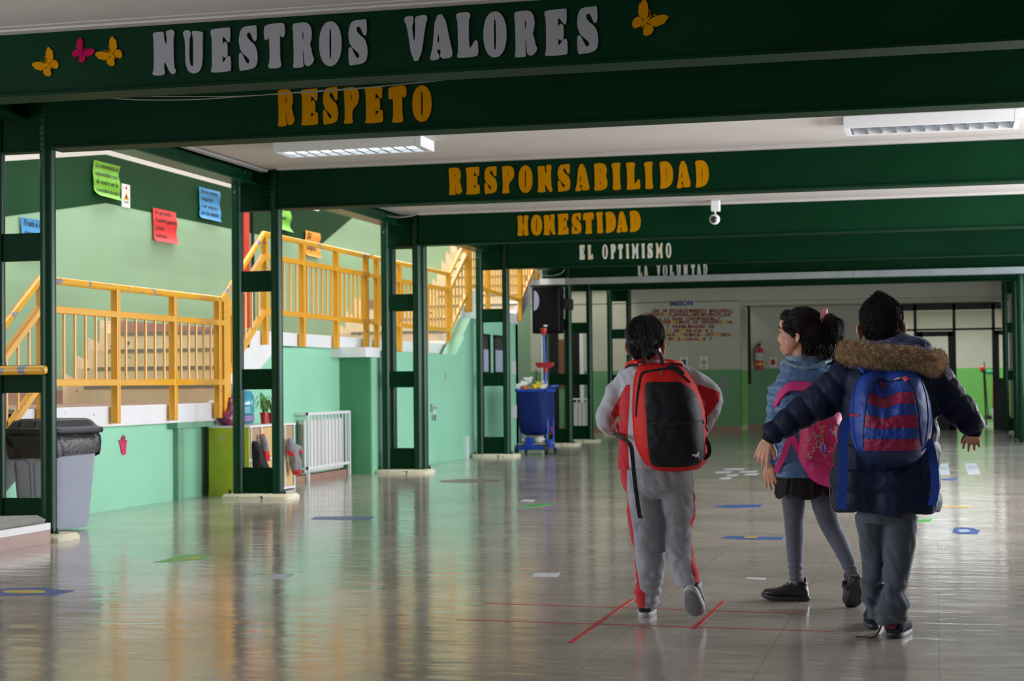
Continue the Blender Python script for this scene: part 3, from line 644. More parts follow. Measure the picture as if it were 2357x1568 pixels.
for s, x0, x1, yt, yb, gold in rows:
    A = ''.join(' ' if i in gold else c for i, c in enumerate(s)); n = len(s)
    # letters on a regular pitch so that the yellow ones fall into the gaps
    a0 = ony(YBK-0.01, x0, yb); a1 = ony(YBK-0.01, x1, yb); t = ony(YBK-0.01, x0, yt); p = (a1.x-a0.x)/n
    ra, ga = MB(), MB()
    for i, ch in enumerate(s):
        if ch == ' ': continue
        t_ = textmb(ch, (a0.x+i*p, YBK-0.01, a0.z+(a1.z-a0.z)*i/n), (1, 0, 0), (0, 0, 1), (t.z-a0.z)/0.72, 0.045, fitw=p*0.92)
        (ga if i in gold else ra).add(t_.v, t_.f)
    if ra.v: put('text_line', ra, MAROON, ms, recalc=False, kind='stuff')
    if ga.v: put('text_line', ga, GOLD, ms, recalc=False, kind='stuff')
# ------------------------------------------------------------------ notes on the stair wall
def note(x0, y0, x1, y1, col, label, lines, curl='bottom', seed=1, ink=(0.02, 0.05, 0.03), name='paper_note', group='handwritten notes on the stair wall', cat='note', X=-7.99, size=None):
    A = onx(X, x0, y0); B = onx(X, x1, y1); ya, yb, zt, zb = A.y, B.y, A.z, onx(X, (x0+x1)/2, y1-(y1-y0)*0.0).z
    zb = onx(X, x0, y1-(x1-x0)*0.2).z
    rr = random.Random(seed); nx, nz_ = 8, 14
    root = thing(name, (X, (ya+yb)/2, (zt+zb)/2), label, cat, group)
    def P(u, v, e=0.0):
        lift = 0.012+0.015*math.sin(v*5+seed)**2*(0.4+u)+(0.07*max(0, (v-0.78)/0.22)**2*(1-0.6*u) if curl == 'bottom' else 0.03*max(0, (v-0.85)/0.15)**2)
        return V((X+lift+e, ya+(yb-ya)*u+0.01*math.sin(v*7+seed), zt+(zb-zt)*v))
    vs = [P(i/nx, j/nz_) for j in range(nz_+1) for i in range(nx+1)]; fs = [(j*(nx+1)+i, j*(nx+1)+i+1, (j+1)*(nx+1)+i+1, (j+1)*(nx+1)+i) for j in range(nz_) for i in range(nx)]
    b = MB().add(vs+[v-V((0.0015, 0, 0)) for v in vs], fs+[tuple(k+len(vs) for k in reversed(f)) for f in fs])
    put('sheet', b, mat('paper_'+label.split()[0], col, 0.6, var=0.05, vscale=8), root, smooth=True)
    if lines:
        n = len(lines); im = mat('marker_ink', (0.004, 0.015, 0.012), 0.5)
        for k, s in enumerate(lines):
            v0 = (k+0.75)/(n+0.35); h = size or (zt-zb)*0.74/n
            t = textmb(s, (0, 0, 0), (1, 0, 0), (0, 1, 0), 1.0, 0.012, 0.25)
            w = max(p.x for p in t.v); kx = min(0.88, 0.22*len(s)**0.5)/w
            t.v = [P(min(1, 0.07+p.x*kx), min(1, max(0, v0-p.y*h/(zt-zb))), 0.004) for p in t.v]
            put('writing', t, im, root, recalc=False)
    return root
note(212, 368, 271, 462, sr(124, 196, 52), 'green handwritten note, bottom edge curled, highest on the dark band', ['La convivencia es', 'responsabilidad y tarea', 'de todos en la', 'comunidad educativa'], seed=2)
note(350, 478, 403, 565, sr(228, 52, 52), 'red handwritten note across the edge of the dark green band', ['Se aprende a', 'Convivir jugando', 'con', 'otros'], curl='', seed=3)
note(456, 430, 503, 511, sr(66, 150, 208), 'blue handwritten note just left of the second column', ['De las normas', 'respeto', 'y ser empatico', 'por los demas'], curl='', seed=4)
note(45, 500, 112, 590, sr(66, 156, 216), 'blue note reading Trata, half hidden by the nearest column', ['Trata a los', 'demas como', 'te gustaria'], curl='', seed=5)
note(632, 473, 666, 535, sr(132, 214, 70), 'light green note beside the second column, above the middle landing', ['Con', 'respeto', 'y'], seed=6)
note(700, 530, 733, 595, sr(242, 160, 48), 'orange note seen behind the railing of the middle landing', ['Si', 'compartes'], curl='', seed=7)
# warning placard
A = onx(-7.99, 280, 422); B = onx(-7.99, 299, 480)
wp = thing('warning_sign', (-7.985, (A.y+B.y)/2, B.z), 'narrow white placard with a yellow warning triangle on the dark band', 'sign')
ym = (A.y+B.y)/2; hh = A.z-B.z
put('plate', MB().box((-8.0, A.y, B.z), (-7.985, B.y, A.z)), WHITEP, wp, bevel=0.004)
put('triangle', MB().poly([(ym-0.06, B.z+hh*0.32), (ym+0.06, B.z+hh*0.32), (ym, B.z+hh*0.66)], [], lambda y, z: (-7.985, y, z), (0.002, 0, 0)), GOLD, wp)
put('symbol', MB().poly([(ym-0.012, B.z+hh*0.37), (ym+0.012, B.z+hh*0.37), (ym+0.02, B.z+hh*0.45), (ym, B.z+hh*0.57), (ym-0.02, B.z+hh*0.45)], [], lambda y, z: (-7.982, y, z), (0.001, 0, 0)), BLACKP, wp)
put('red_dot', MB().poly([(ym+0.014*math.cos(t), B.z+hh*0.84+0.016*math.sin(t)) for t in [k*0.63 for k in range(10)]], [], lambda y, z: (-7.984, y, z), (0.002, 0, 0)), REDP, wp)
put('caption', MB().box((-7.985, ym-0.05, B.z+hh*0.24), (-7.983, ym+0.05, B.z+hh*0.26)).box((-7.985, ym-0.04, B.z+hh*0.19), (-7.983, ym+0.04, B.z+hh*0.21)), BLACKP, wp)
# pink hand and green shape stuck on the mint wall
hd = MB(); hc = V((XU+0.002, 13.055, 0.52))
hand = [(-0.035,-0.075),(0.02,-0.078),(0.045,-0.04),(0.055,0.0),(0.085,0.045),(0.075,0.055),(0.04,0.02),(0.042,0.075),(0.034,0.078),(0.022,0.02),(0.012,0.095),(0.0,0.095),(-0.002,0.02),(-0.022,0.085),(-0.033,0.08),(-0.024,0.015),(-0.052,0.05),(-0.06,0.042),(-0.045,-0.02),(-0.045,-0.05)]
hd.poly(smoothp([(-a, b) for a, b in hand], 1), [], lambda y, z: hc+V((0, y, z)), (0.006, 0, 0))
finish(put('hand_cutout', hd, mat('pink_card', (0.62, 0.02, 0.13), 0.6)), 'pink paper hand stuck on the mint wall under the stairs', 'cut-out')
c = onx(XU+0.004, 604, 900)
finish(put('leaf_cutout', MB().poly(smoothp([(c.y-0.07, 0.95), (c.y+0.02, 0.93), (c.y+0.07, 0.80), (c.y+0.03, 0.70), (c.y-0.02, 0.78)], 2), [], lambda y, z: (XU+0.004, y, z), (0.004, 0, 0)), mat('green_card', (0.01, 0.25, 0.10), 0.6)), 'dark green card shape on the mint wall above the plants', 'cut-out')
# ------------------------------------------------------------------ ceiling lights
LOUV = mat('louvre_metal', (0.75, 0.78, 0.80), 0.18, 0.7)
LIT = mat('lit_fluorescent', (1, 1, 1), 0.5, emit=(0.80, 0.93, 1.0), es=3.0)
UNL = mat('bluish_reflector', (0.45, 0.55, 0.75), 0.12, 0.8)
def louvre_light(x0, x1, y0, y1, label, lit):
    r = thing('ceiling_light', ((x0+x1)/2, (y0+y1)/2, 2.86), label, 'ceiling light', 'louvred ceiling lights')
    z0, z1 = 2.862, 2.947
    put('housing', MB().box((x0, y0, z0), (x1, y0+0.035, z1)).box((x0, y1-0.035, z0), (x1, y1, z1)), WHITEP, r)
    put('end_cap', MB().box((x0-0.012, y0-0.002, z0-0.002), (x0+0.028, y1+0.002, z1-0.002)), WHITEP, r); put('end_cap', MB().box((x1-0.028, y0-0.002, z0-0.002), (x1+0.012, y1+0.002, z1-0.002)), WHITEP, r)
    put('top_plate', MB().box((x0+0.03, y0+0.036, z1-0.012), (x1-0.03, y1-0.036, z1-0.003)), WHITEP, r)
    n = 12
    for k in range(n):
        x = x0+0.04+(x1-x0-0.08)*k/(n-1)
        put('louvre_blade', MB().loft([[V((x-0.012, y, z0+0.002)), V((x+0.012, y, z0+0.002)), V((x+0.002, y, z0+0.045)), V((x-0.002, y, z0+0.045))] for y in (y0+0.035, y1-0.035)]), LOUV, r)
    ym = (y0+y1)/2
    put('reflector', MB().loft([[V((x, ym-0.01, z0+0.004)), V((x, ym, z0+0.05)), V((x, ym+0.01, z0+0.004))] for x in (x0+0.03, x1-0.03)]), LOUV, r)
    for dy in (-0.065, 0.065):
        put('tube', MB().tube([(x0+0.04, ym+dy, z0+0.055), (x1-0.04, ym+dy, z0+0.055)], 0.013, 10), LIT if lit else UNL, r, smooth=True)
    return r
louvre_light(-5.06, -3.86, 12.69, 13.06, 'louvred strip light hanging nearest the first columns on the left', True)
louvre_light(-0.61, 0.62, 12.78, 13.22, 'louvred strip light above the boy in the dark coat', False)
# dome camera
dc = thing('security_camera', (-2.26, 18.3, 2.69), 'small white dome camera hanging in front of the fourth beam', 'camera')
put('mount_box', MB().box((-2.30, 18.25, 2.83), (-2.205, 18.35, 2.947)), WHITEP, dc, bevel=0.01)
put('stem', MB().tube([(-2.258, 18.3, 2.78), (-2.258, 18.3, 2.84)], 0.008, 8), WHITEP, dc)
hs = put('dome_housing', MB().ell((-2.265, 18.30, 2.745), (0.058, 0.055, 0.056), None, 20, 12), WHITEP, dc, smooth=True)
put('lens_dome', MB().ell((-2.268, 18.262, 2.742), (0.038, 0.028, 0.038), None, 18, 10), mat('dark_dome', (0.01,0.01,0.012), 0.08, spec=0.9), dc, smooth=True)
# cables
def cable(name, pts, r, m, label): finish(put(name, MB().tube(bez(pts, 8), r, 6), m, smooth=True), label, 'cable')
CAB = mat('grey_cable', (0.22, 0.20, 0.17), 0.5)
ca = [ony(8.56, *p) for p in ((238, 225), (330, 230), (450, 229), (600, 219), (800, 206), (960, 190), (1085, 178))]
cable('slack_cable', ca, 0.0028, CAB, 'thin slack cable between the first two beams, lower of the pair')
ca = [ony(8.55, *p) for p in ((300, 222), (430, 222), (560, 221), (700, 211), (860, 200), (1000, 187))]
cable('slack_cable', ca, 0.0022, CAB, 'thin slack cable between the first two beams, upper of the pair')
ca = [ony(18.3, *p) for p in ((852, 480), (880, 494), (912, 500), (945, 497), (966, 490))]
cable('slack_cable', ca, 0.009, GALV, 'grey cable looping down to the third column top')
ca = [ony(26.5, *p) for p in ((1232, 622), (1250, 633), (1270, 635), (1290, 630), (1300, 620))]
cable('slack_cable', ca, 0.008, GALV, 'grey cable looping above the loudspeaker')
# galvanised conduits along the hall edge of the ceiling
for k, x in enumerate((-5.80, -5.76)):
    finish(put('ceiling_conduit', MB().tube([(x, 10.4, 2.925), (x, 14.25, 2.925)], 0.012, 8), GALV, smooth=True), ('thin grey conduit along the girder, nearest the green web', 'thin grey conduit along the girder, on the hall side')[k], 'conduit')
# ================================================================== OBJECTS
def superring(cx, cy, z, rx, ry, p=5, n=32, rot=0.0):
    c, s_ = math.cos(rot), math.sin(rot); out = []
    for x, y in ellp(0, 0, rx, ry, n, p): out.append(V((cx+x*c-y*s_, cy+x*s_+y*c, z)))
    return out
# wheeled bin: body flares upwards, liner folded over the rim, hinged lid
BIN = mat('grey_bin_plastic', sr(158, 166, 180), 0.4, var=0.03, vscale=4, bump=0.1, bscale=60)
bx, by, brot = -6.035, 11.0, math.radians(-14)
tb = thing('wheeled_bin', (bx, by, 0), 'grey wheeled bin with dark lid and black liner behind the nearest column', 'bin')
def R2(x, y): return (bx+x*math.cos(brot)-y*math.sin(brot), by+x*math.sin(brot)+y*math.cos(brot))
rings = [superring(*R2(0, 0), z, rx, ry, 6, 40, brot) for z, rx, ry in ((0.015, 0.205, 0.235), (0.03, 0.212, 0.243), (0.55, 0.262, 0.29), (0.57, 0.272, 0.30), (0.66, 0.278, 0.305))]
put('body', MB().loft(rings), BIN, tb, smooth=True)
def binface(x0, x1, z0, z1, side):
    "raised rib frame on a bin face; side -1 = face towards the photographer"
    b = MB(); 
    def P(u, z):
        f_ = (z-0.03)/0.6; ry = 0.243+(0.296-0.243)*f_
        return V((*R2(u*(0.212+0.06*f_)/0.26, -ry-0.004), z))
    pts = [P(x0, z0), P(x0, z1-0.03), P(x0+0.03, z1), P(x1-0.03, z1), P(x1, z1-0.03), P(x1, z0)]
    return b.tube(pts, 0.006, 6)
put('rib', binface(-0.19, -0.02, 0.1, 0.50, -1), BIN, tb, smooth=True)
put('rib', binface(0.03, 0.17, 0.06, 0.50, -1), BIN, tb, smooth=True)
LINER = mat('black_bin_liner', (0.006, 0.006, 0.007), 0.35, bump=0.5, bscale=26, spec=0.4)
b = MB(); n = 72; rr = random.Random(3)
prof = [(0.685, 0.0), (0.66, 0.012), (0.62, 0.016), (0.56, 0.014), (0.535, 0.010)]
rings = []
for j, (z, off) in enumerate(prof):
    base = superring(*R2(0, 0), z, 0.283+off, 0.312+off, 6, n, brot); c = V((*R2(0, 0), z)); ring = []
    for k, p in enumerate(base):
        a = k/n*2*math.pi
        d = (p-c).normalized(); w = 0.010*noise.noise(V((math.cos(a)*4, math.sin(a)*4, z*14)))+0.006*math.sin(a*17+z*30)
        zz = p.z - (0.035*noise.noise(V((math.cos(a)*1.5, math.sin(a)*1.5, 0)))+ 0.03*max(0, math.sin(a*1.0+2.4)) if j >= 3 else 0)
        ring.append(V((p.x+d.x*w, p.y+d.y*w, zz)))
    rings.append(ring)
put('liner', b.loft(rings, cap=False), LINER, tb, smooth=True)
LIDM = mat('dark_lid_plastic', sr(24, 29, 38), 0.45, spec=0.3, bump=0.08, bscale=50)
rings = [superring(*R2(0, 0), z, rx, ry, 7, 40, brot) for z, rx, ry in ((0.685, 0.305, 0.335), (0.70, 0.312, 0.342), (0.722, 0.308, 0.338), (0.735, 0.27, 0.30), (0.775, 0.235, 0.26), (0.79, 0.20, 0.225), (0.793, 0.05, 0.06))]
lid = put('lid', MB().loft(rings), LIDM, tb, smooth=True)
for u in (-0.17, 0.0, 0.17):
    put('lid_recess', MB().box((0, 0, 0), (1, 1, 1)) if False else MB().loft([[V((*R2(u-0.06, -0.318), 0.724)), V((*R2(u+0.06, -0.318), 0.724)), V((*R2(u+0.045, -0.262), 0.772)), V((*R2(u-0.045, -0.262), 0.772))], [V((*R2(u-0.055, -0.325), 0.726)), V((*R2(u+0.055, -0.325), 0.726)), V((*R2(u+0.04, -0.270), 0.777)), V((*R2(u-0.04, -0.270), 0.777))]]), LIDM, lid, bevel=0.004)
put('handle', MB().tube([V((*R2(-0.33, -0.2), 0.70)), V((*R2(-0.39, -0.2), 0.705)), V((*R2(-0.39, 0.2), 0.705)), V((*R2(-0.33, 0.2), 0.70))], 0.018, 10), LIDM, tb, smooth=True)
for y in (-0.2, 0.2):
    c = V((*R2(-0.22, y), 0.05)); d = V((math.cos(brot), math.sin(brot), 0)).cross(V((0, 0, 1)))
    put('wheel', MB().tube([c-d*0.02, c+d*0.02], 0.05, 20), BLACKP, tb, smooth=True)
tb.scale = (0.82, 0.82, 1.0); tb.location.x -= 0.05; tb.location.y += 0.03
# low cubby shelf: frame, cork backs, shelves, dividers
OLIVE = chip(mat('olive_panel', sr(186, 198, 48), 0.5, var=0.1, vscale=5), 0.66, sr(190, 196, 110), 7)
CORK = mat('cork_board', sr(206, 176, 116), 0.8, var=0.08, vscale=40); CORK2 = mat('brown_board', sr(176, 148, 116), 0.8, var=0.08, vscale=20)
cb = thing('cubby_shelf', (-6.3, 15.2, 0), 'low white cubby shelf with cork compartments and olive end panel behind second column', 'shelf')
X0, X1, Y0c, Y1c, ZT = -6.505, -6.10, 14.62, 15.785, 0.625
put('end_panel', MB().box((X0, Y0c, 0.0), (X1, Y0c+0.02, ZT)), OLIVE, cb, bevel=0.002)
put('end_panel', MB().box((X0, Y1c-0.02, 0.0), (X1, Y1c, ZT)), WHITEP, cb, bevel=0.002)
put('top_board', MB().box((X0, Y0c, ZT), (X1+0.01, Y1c, ZT+0.018)), WHITEP, cb, bevel=0.002)
for z in (0.02, 0.325): put('shelf', MB().box((X0, Y0c+0.02, z-0.01), (X1+0.002, Y1c-0.02, z+0.012)), WHITEP, cb)
ys = [Y0c+0.02, 14.68+0.0, 14.93, 15.28, 15.52, Y1c-0.02]
for y in ys[1:-1]: put('divider', MB().box((X0, y-0.009, 0.02), (X1+0.003, y+0.009, ZT)), WHITEP, cb)
put('back_panel', MB().box((X0, Y0c, 0.02), (X0+0.01, Y1c, ZT)), CORK, cb)
for k, (a, c) in enumerate(zip(ys[:-1], ys[1:])):
    for z in (0.034, 0.34): put('cork_door', MB().box((X1-0.03, a+0.010, z), (X1-0.018, c-0.010, z+0.278)), CORK2 if k in (1, 4) and z > 0.1 else CORK, cb)
# coats hanging at the shelf front
def organic(name, mb, mats, parent=None, voxel=0.01, smooth=6, disp=None, colf=None, loc=None, sub=0, **kw):
    "fuse overlapping volumes into one continuous skin, relax it, add folds"
    me = bpy.data.meshes.new('t'); org = ORG(parent) if parent is not None else V(loc if loc else (0, 0, 0))
    me.from_pydata([p-org for p in mb.v], [], mb.f)
    bm = bmesh.new(); bm.from_mesh(me); bmesh.ops.recalc_face_normals(bm, faces=bm.faces); bm.to_mesh(me); bm.free()
    o = bpy.data.objects.new('t', me); COL.objects.link(o)
    r = o.modifiers.new('r', 'REMESH'); r.mode = 'VOXEL'; r.voxel_size = voxel; r.use_smooth_shade = True
    if smooth: s_ = o.modifiers.new('s', 'SMOOTH'); s_.factor = 0.5; s_.iterations = smooth
    dg = bpy.context.evaluated_depsgraph_get(); m2 = bpy.data.meshes.new_from_object(o.evaluated_get(dg))
    bpy.data.objects.remove(o); bpy.data.meshes.remove(me)
    if disp:
        nm = [v.normal.copy() for v in m2.vertices]
        for v, nn in zip(m2.vertices, nm):
            v.co = v.co+nn*disp(v.co+org, nn)
    if not isinstance(mats, (list, tuple)): mats = [mats]
    m2.materials.clear()
    for m in mats: m2.materials.append(m)
    for p in m2.polygons:
        p.use_smooth = True
        p.material_index = colf(p.center+org, p.normal) if colf else 0
    m2.name = name; o = bpy.data.objects.new(name, m2); COL.objects.link(o)
    if parent is not None: o.parent = parent
    else: o.location = org
    return finish(o, **kw)
def folds(amp, sc=(8, 8, 3), seed=0, oct2=0.4):
    def f(p, n_):
        q = V((p.x*sc[0]+seed, p.y*sc[1], p.z*sc[2]))
        return amp*(noise.noise(q)+oct2*noise.noise(q*2.3))
    return f
DARKC = mat('dark_coat_cloth', (0.010, 0.011, 0.016), 0.8); GREYC = mat('grey_fleece', sr(128, 130, 136), 0.9, sheen=0.3); REDC = mat('red_fleece', sr(205, 30, 40), 0.85, sheen=0.3)
mb = MB().tube([(-6.08, 14.70, 0.50), (-6.07, 14.72, 0.38), (-6.05, 14.78, 0.25), (-6.06, 14.86, 0.12)], [0.03, 0.055, 0.07, 0.05], 12).tube([(-6.06, 14.74, 0.42), (-6.04, 14.86, 0.25), (-6.05, 14.92, 0.16)], [0.03, 0.04, 0.02], 10)
organic('hanging_coat', mb, DARKC, None, 0.012, 4, folds(0.02, (20, 20, 8)), loc=(-6.06, 14.8, 0.05), label='black coat hanging from the cubby shelf, nearest the second column', cat='coat')
mb = MB().tube([(-6.07, 14.86, 0.55), (-6.06, 14.90, 0.42), (-6.05, 14.94, 0.30)], [0.02, 0.04, 0.03], 10)
organic('hanging_coat', mb, [GREYC, REDC], None, 0.01, 3, folds(0.02, (20, 20, 8), 3), lambda p, n_: 1 if p.z < 0.4 or noise.noise(p*9) > 0.2 else 0, loc=(-6.06, 14.9, 0.3), label='small grey and red garment hanging between the black coat and cork doors', cat='coat')
mb = MB().tube([(-6.05, 15.48, 0.50), (-6.03, 15.52, 0.38), (-6.02, 15.60, 0.24), (-6.02, 15.64, 0.15)], [0.03, 0.06, 0.055, 0.04], 12).tube([(-6.04, 15.50, 0.42), (-6.0, 15.62, 0.40), (-6.0, 15.68, 0.36)], [0.03, 0.03, 0.02], 10)
organic('hanging_coat', mb, [GREYC, REDC], None, 0.011, 3, folds(0.02, (20, 20, 8), 5), lambda p, n_: 1 if p.z < 0.19 or (noise.noise(p*8+V((4, 0, 0))) > 0.22 and p.z > 0.3) else 0, loc=(-6.03, 15.55, 0.1), label='grey and red jacket hanging at the far right corner of the cubby shelf', cat='coat')
# water bottle
JUG = mat('blue_jug_plastic', sr(90, 190, 225), 0.12, trans=0.65, spec=0.6)
jg = thing('water_jug', (-6.35, 15.02, 0.643), 'large translucent blue water jug standing on the cubby shelf', 'water jug')
prof = [(0.0,0.01),(0.115,0.012),(0.128,0.03),(0.128,0.09),(0.120,0.10),(0.128,0.11),(0.128,0.17),(0.120,0.18),(0.128,0.19),(0.126,0.27),(0.10,0.315),(0.05,0.335),(0.032,0.345),(0.032,0.375),(0.0,0.376)]
def lathe(c, prof, n=28, mi=0):
    return MB().loft([[V((c[0]+r*math.cos(k*2*math.pi/n), c[1]+r*math.sin(k*2*math.pi/n), c[2]+z)) for k in range(n)] for r, z in [(max(r, 0.0008), z) for r, z in prof]], mi=mi)
put('bottle', lathe((-6.35, 15.02, 0.643), prof), JUG, jg, smooth=True)
put('label_band', lathe((-6.35, 15.02, 0.643), [(0.130, 0.035), (0.1305, 0.038), (0.1305, 0.085), (0.130, 0.088)]), mat('jug_label', sr(150, 100, 130), 0.5, col2=sr(90, 110, 170), vscale=30), jg, smooth=True)
put('cap', lathe((-6.35, 15.02, 0.643), [(0.0, 0.374), (0.036, 0.374), (0.036, 0.395), (0.0, 0.396)]), mat('jug_cap', sr(60, 120, 200), 0.4), jg, smooth=True)
mb = MB().ell((-6.36, 14.76, 0.72), (0.09, 0.10, 0.075)).ell((-6.36, 14.86, 0.70), (0.07, 0.08, 0.06)).tube([(-6.36, 14.78, 0.78), (-6.36, 14.79, 0.85), (-6.36, 14.82, 0.88)], [0.04, 0.02, 0.035], 8)
organic('plastic_bag', mb, mat('bag_of_toys', sr(70, 60, 110), 0.3, col2=sr(170, 60, 70), vscale=14), None, 0.012, 2, folds(0.02, (25, 25, 25)), loc=(-6.36, 14.8, 0.643), label='bulging purplish bag on the cubby shelf left of the water jug', cat='bag')
POT = mat('red_pot', sr(170, 22, 34), 0.35); LEAF = mat('spider_plant_leaf', sr(92, 140, 60), 0.5, var=0.2, vscale=10); SOIL = mat('potting_soil', (0.03, 0.02, 0.012), 0.9)
def plant(y, x, r, h, nl, label, seed, potm=POT):
    t = thing('potted_plant', (x, y, 0.643), label, 'plant', 'plants on the cubby shelf')
    put('pot', lathe((x, y, 0.643), [(0, 0.0), (r*0.72, 0.0), (r*0.95, h*0.85), (r*1.05, h*0.86), (r*1.05, h), (r*0.9, h), (r*0.88, h-0.012), (0, h-0.012)], 20), potm, t, smooth=True)
    put('soil', lathe((x, y, 0.643), [(0, h-0.014), (r*0.86, h-0.014), (0, h-0.010)], 16), SOIL, t)
    rr = random.Random(seed)
    for k in range(nl):
        a = rr.uniform(0, 6.28); L = rr.uniform(0.06, 0.13); up = rr.uniform(0.07, 0.17); w = 0.009
        c = V((x, y, 0.643+h-0.01)); d = V((math.cos(a), math.sin(a), 0)); sd = V((-d.y, d.x, 0))
        pts = bez([c, c+d*L*0.3+V((0, 0, up)), c+d*L*0.75+V((0, 0, up*0.95)), c+d*L+V((0, 0, up*0.35))], 3)
        b = MB(); n = len(pts); vs = []
        for i, p in enumerate(pts):
            ww = w*(1-(i/(n-1))**2)+0.0008; vs += [p-sd*ww, p+V((0, 0, -0.002)), p+sd*ww]
        fs = []
        for i in range(n-1): fs += [(3*i, 3*i+1, 3*i+4, 3*i+3), (3*i+1, 3*i+2, 3*i+5, 3*i+4)]
        b.add(vs, fs); put('leaf', b, LEAF, t, smooth=True, recalc=False)
plant(15.43, -6.28, 0.040, 0.11, 16, 'spider plant in a red pot on the cubby shelf, next to the water jug', 3)
plant(15.58, -6.26, 0.036, 0.105, 12, 'spider plant in a red pot, the right one of the two red pots', 5)
plant(15.70, -6.36, 0.045, 0.10, 8, 'small plant in a terracotta pot behind the two red pots', 9, mat('terracotta_pot', sr(170, 100, 70), 0.6))
# radiator with its white guard
RADW = mat('radiator_white', sr(226, 226, 222), 0.4); OLDM = mat('old_pipe', sr(120, 112, 96), 0.5, var=0.2, vscale=20)
def radiator(x, y0, y1, z0, z1, n, label, axis='y', guard=True):
    "column radiator running along y (or x) with a slatted guard in front"
    M = (lambda a, b_, z: V((x+b_, a, z))) if axis == 'y' else (lambda a, b_, z: V((a, x-b_, z)))
    t = thing('radiator', M((y0+y1)/2, -0.06, 0), label, 'radiator')
    def bx_(a0, a1, b0, b1, zz0, zz1):
        p, q = M(a0, b0, zz0), M(a1, b1, zz1)
        return MB().box((min(p.x, q.x), min(p.y, q.y), zz0), (max(p.x, q.x), max(p.y, q.y), zz1))
    w = (y1-y0-0.1)/n
    for k in range(n):
        a = y0+0.06+k*w
        put('section', bx_(a, a+w*0.78, -0.115, -0.035, z0+0.06, z1-0.08), RADW, t, bevel=0.012, seg=2)
    put('pipe', MB().tube([M(y0+0.03, -0.075, z0+0.05), M(y0+0.03, -0.075, z1-0.12)], 0.018, 8), OLDM, t, smooth=True)
    put('header_pipe', MB().tube([M(y0+0.03, -0.075, z1-0.12), M(y1-0.05, -0.075, z1-0.12)], 0.014, 8).tube([M(y0+0.03, -0.075, z0+0.1), M(y1-0.05, -0.075, z0+0.1)], 0.014, 8), RADW, t, smooth=True)
    g = put('guard', bx_(y0, y1, 0, 0.024, z1-0.03, z1), WHITEP, t)
    put('guard_rail', bx_(y0, y1, 0, 0.022, z0+0.10, z0+0.13), WHITEP, g)
    for a in (y0, y1-0.03):
        put('guard_post', bx_(a, a+0.03, 0, 0.03, 0.0, z1), WHITEP, g)
        put('guard_bracket', bx_(a, a+0.02, -0.125, 0.0, z1-0.03, z1), WHITEP, g)
        put('guard_bracket', bx_(a, a+0.02, -0.125, 0.0, z0+0.10, z0+0.12), WHITEP, g)
    nb = max(4, int((y1-y0)/0.105))
    for k in range(1, nb):
        a = y0+(y1-y0)*k/nb
        put('guard_bar', bx_(a-0.009, a+0.009, 0.002, 0.018, z0+0.12, z1-0.02), WHITEP, g)
    return t
radiator(-6.44, 16.98, 18.32, 0.02, 0.722, 13, 'white radiator behind a white metal guard between second and third column')
radiator(33.86, -7.25, -6.79, 0.0, 0.70, 4, 'small white radiator with guard on the far back wall', axis='x')
struct('trim_4', MB().box((XU-0.01, 16.5, 0), (-6.45, 18.38, 0.06)), BROWN)
# loudspeaker on the fifth column
SPK = mat('speaker_black', (0.004, 0.004, 0.0045), 0.7, spec=0.15, bump=0.2, bscale=200)
sp = thing('loudspeaker', (-5.93, 26.55, 1.80), 'large black loudspeaker fixed high on a far column above the cleaning trolley', 'loudspeaker')
b = MB().loft([[V((-6.185, 26.40, z)), V((-5.735, 26.40, z)), V((-5.70, 26.55, z)), V((-5.80, 26.80, z)), V((-6.10, 26.80, z)), V((-6.20, 26.55, z))] for z in (1.80, 2.53)])
put('cabinet', b, SPK, sp, bevel=0.012)
put('grille', MB().box((-6.16, 26.385, 1.84), (-5.77, 26.405, 2.49)), mat('speaker_grille', (0.004, 0.004, 0.0045), 0.6, spec=0.15, bump=0.6, bscale=400), sp, bevel=0.012)
put('side_strip', MB().box((-5.76, 26.385, 1.83), (-5.745, 26.40, 2.50)), mat('dark_grey_strip', (0.03, 0.03, 0.035), 0.4), sp)
put('reflector_disc', MB().poly([(-6.155, 2.16), (-6.14, 2.16)]+[(-6.15+0.085*math.sin(t), 2.32-0.16*math.cos(t)) for t in [k*math.pi/14 for k in range(1, 14)]]+[(-6.15, 2.48)], [], lambda x, z: (x, 26.384, z), (0, -0.004, 0)), mat('shiny_disc', sr(170, 176, 214), 0.25, 0.3), sp)
put('badge', MB().box((-5.995, 26.378, 1.905), (-5.935, 26.386, 1.932)), WHITEP, sp)
put('badge_dot', MB().ell((-5.965, 26.381, 1.888), (0.016, 0.005, 0.013)), REDP, sp)
put('bracket', MB().box((-6.12, 26.80, 2.1), (-5.80, 26.95, 2.2)).box((-5.70, 26.5, 2.18), (-5.62, 26.9, 2.35)), BLACKM, sp)
put('top_bracket', MB().box((-6.22, 26.45, 2.54), (-5.72, 26.85, 2.57)), BLACKM, sp)
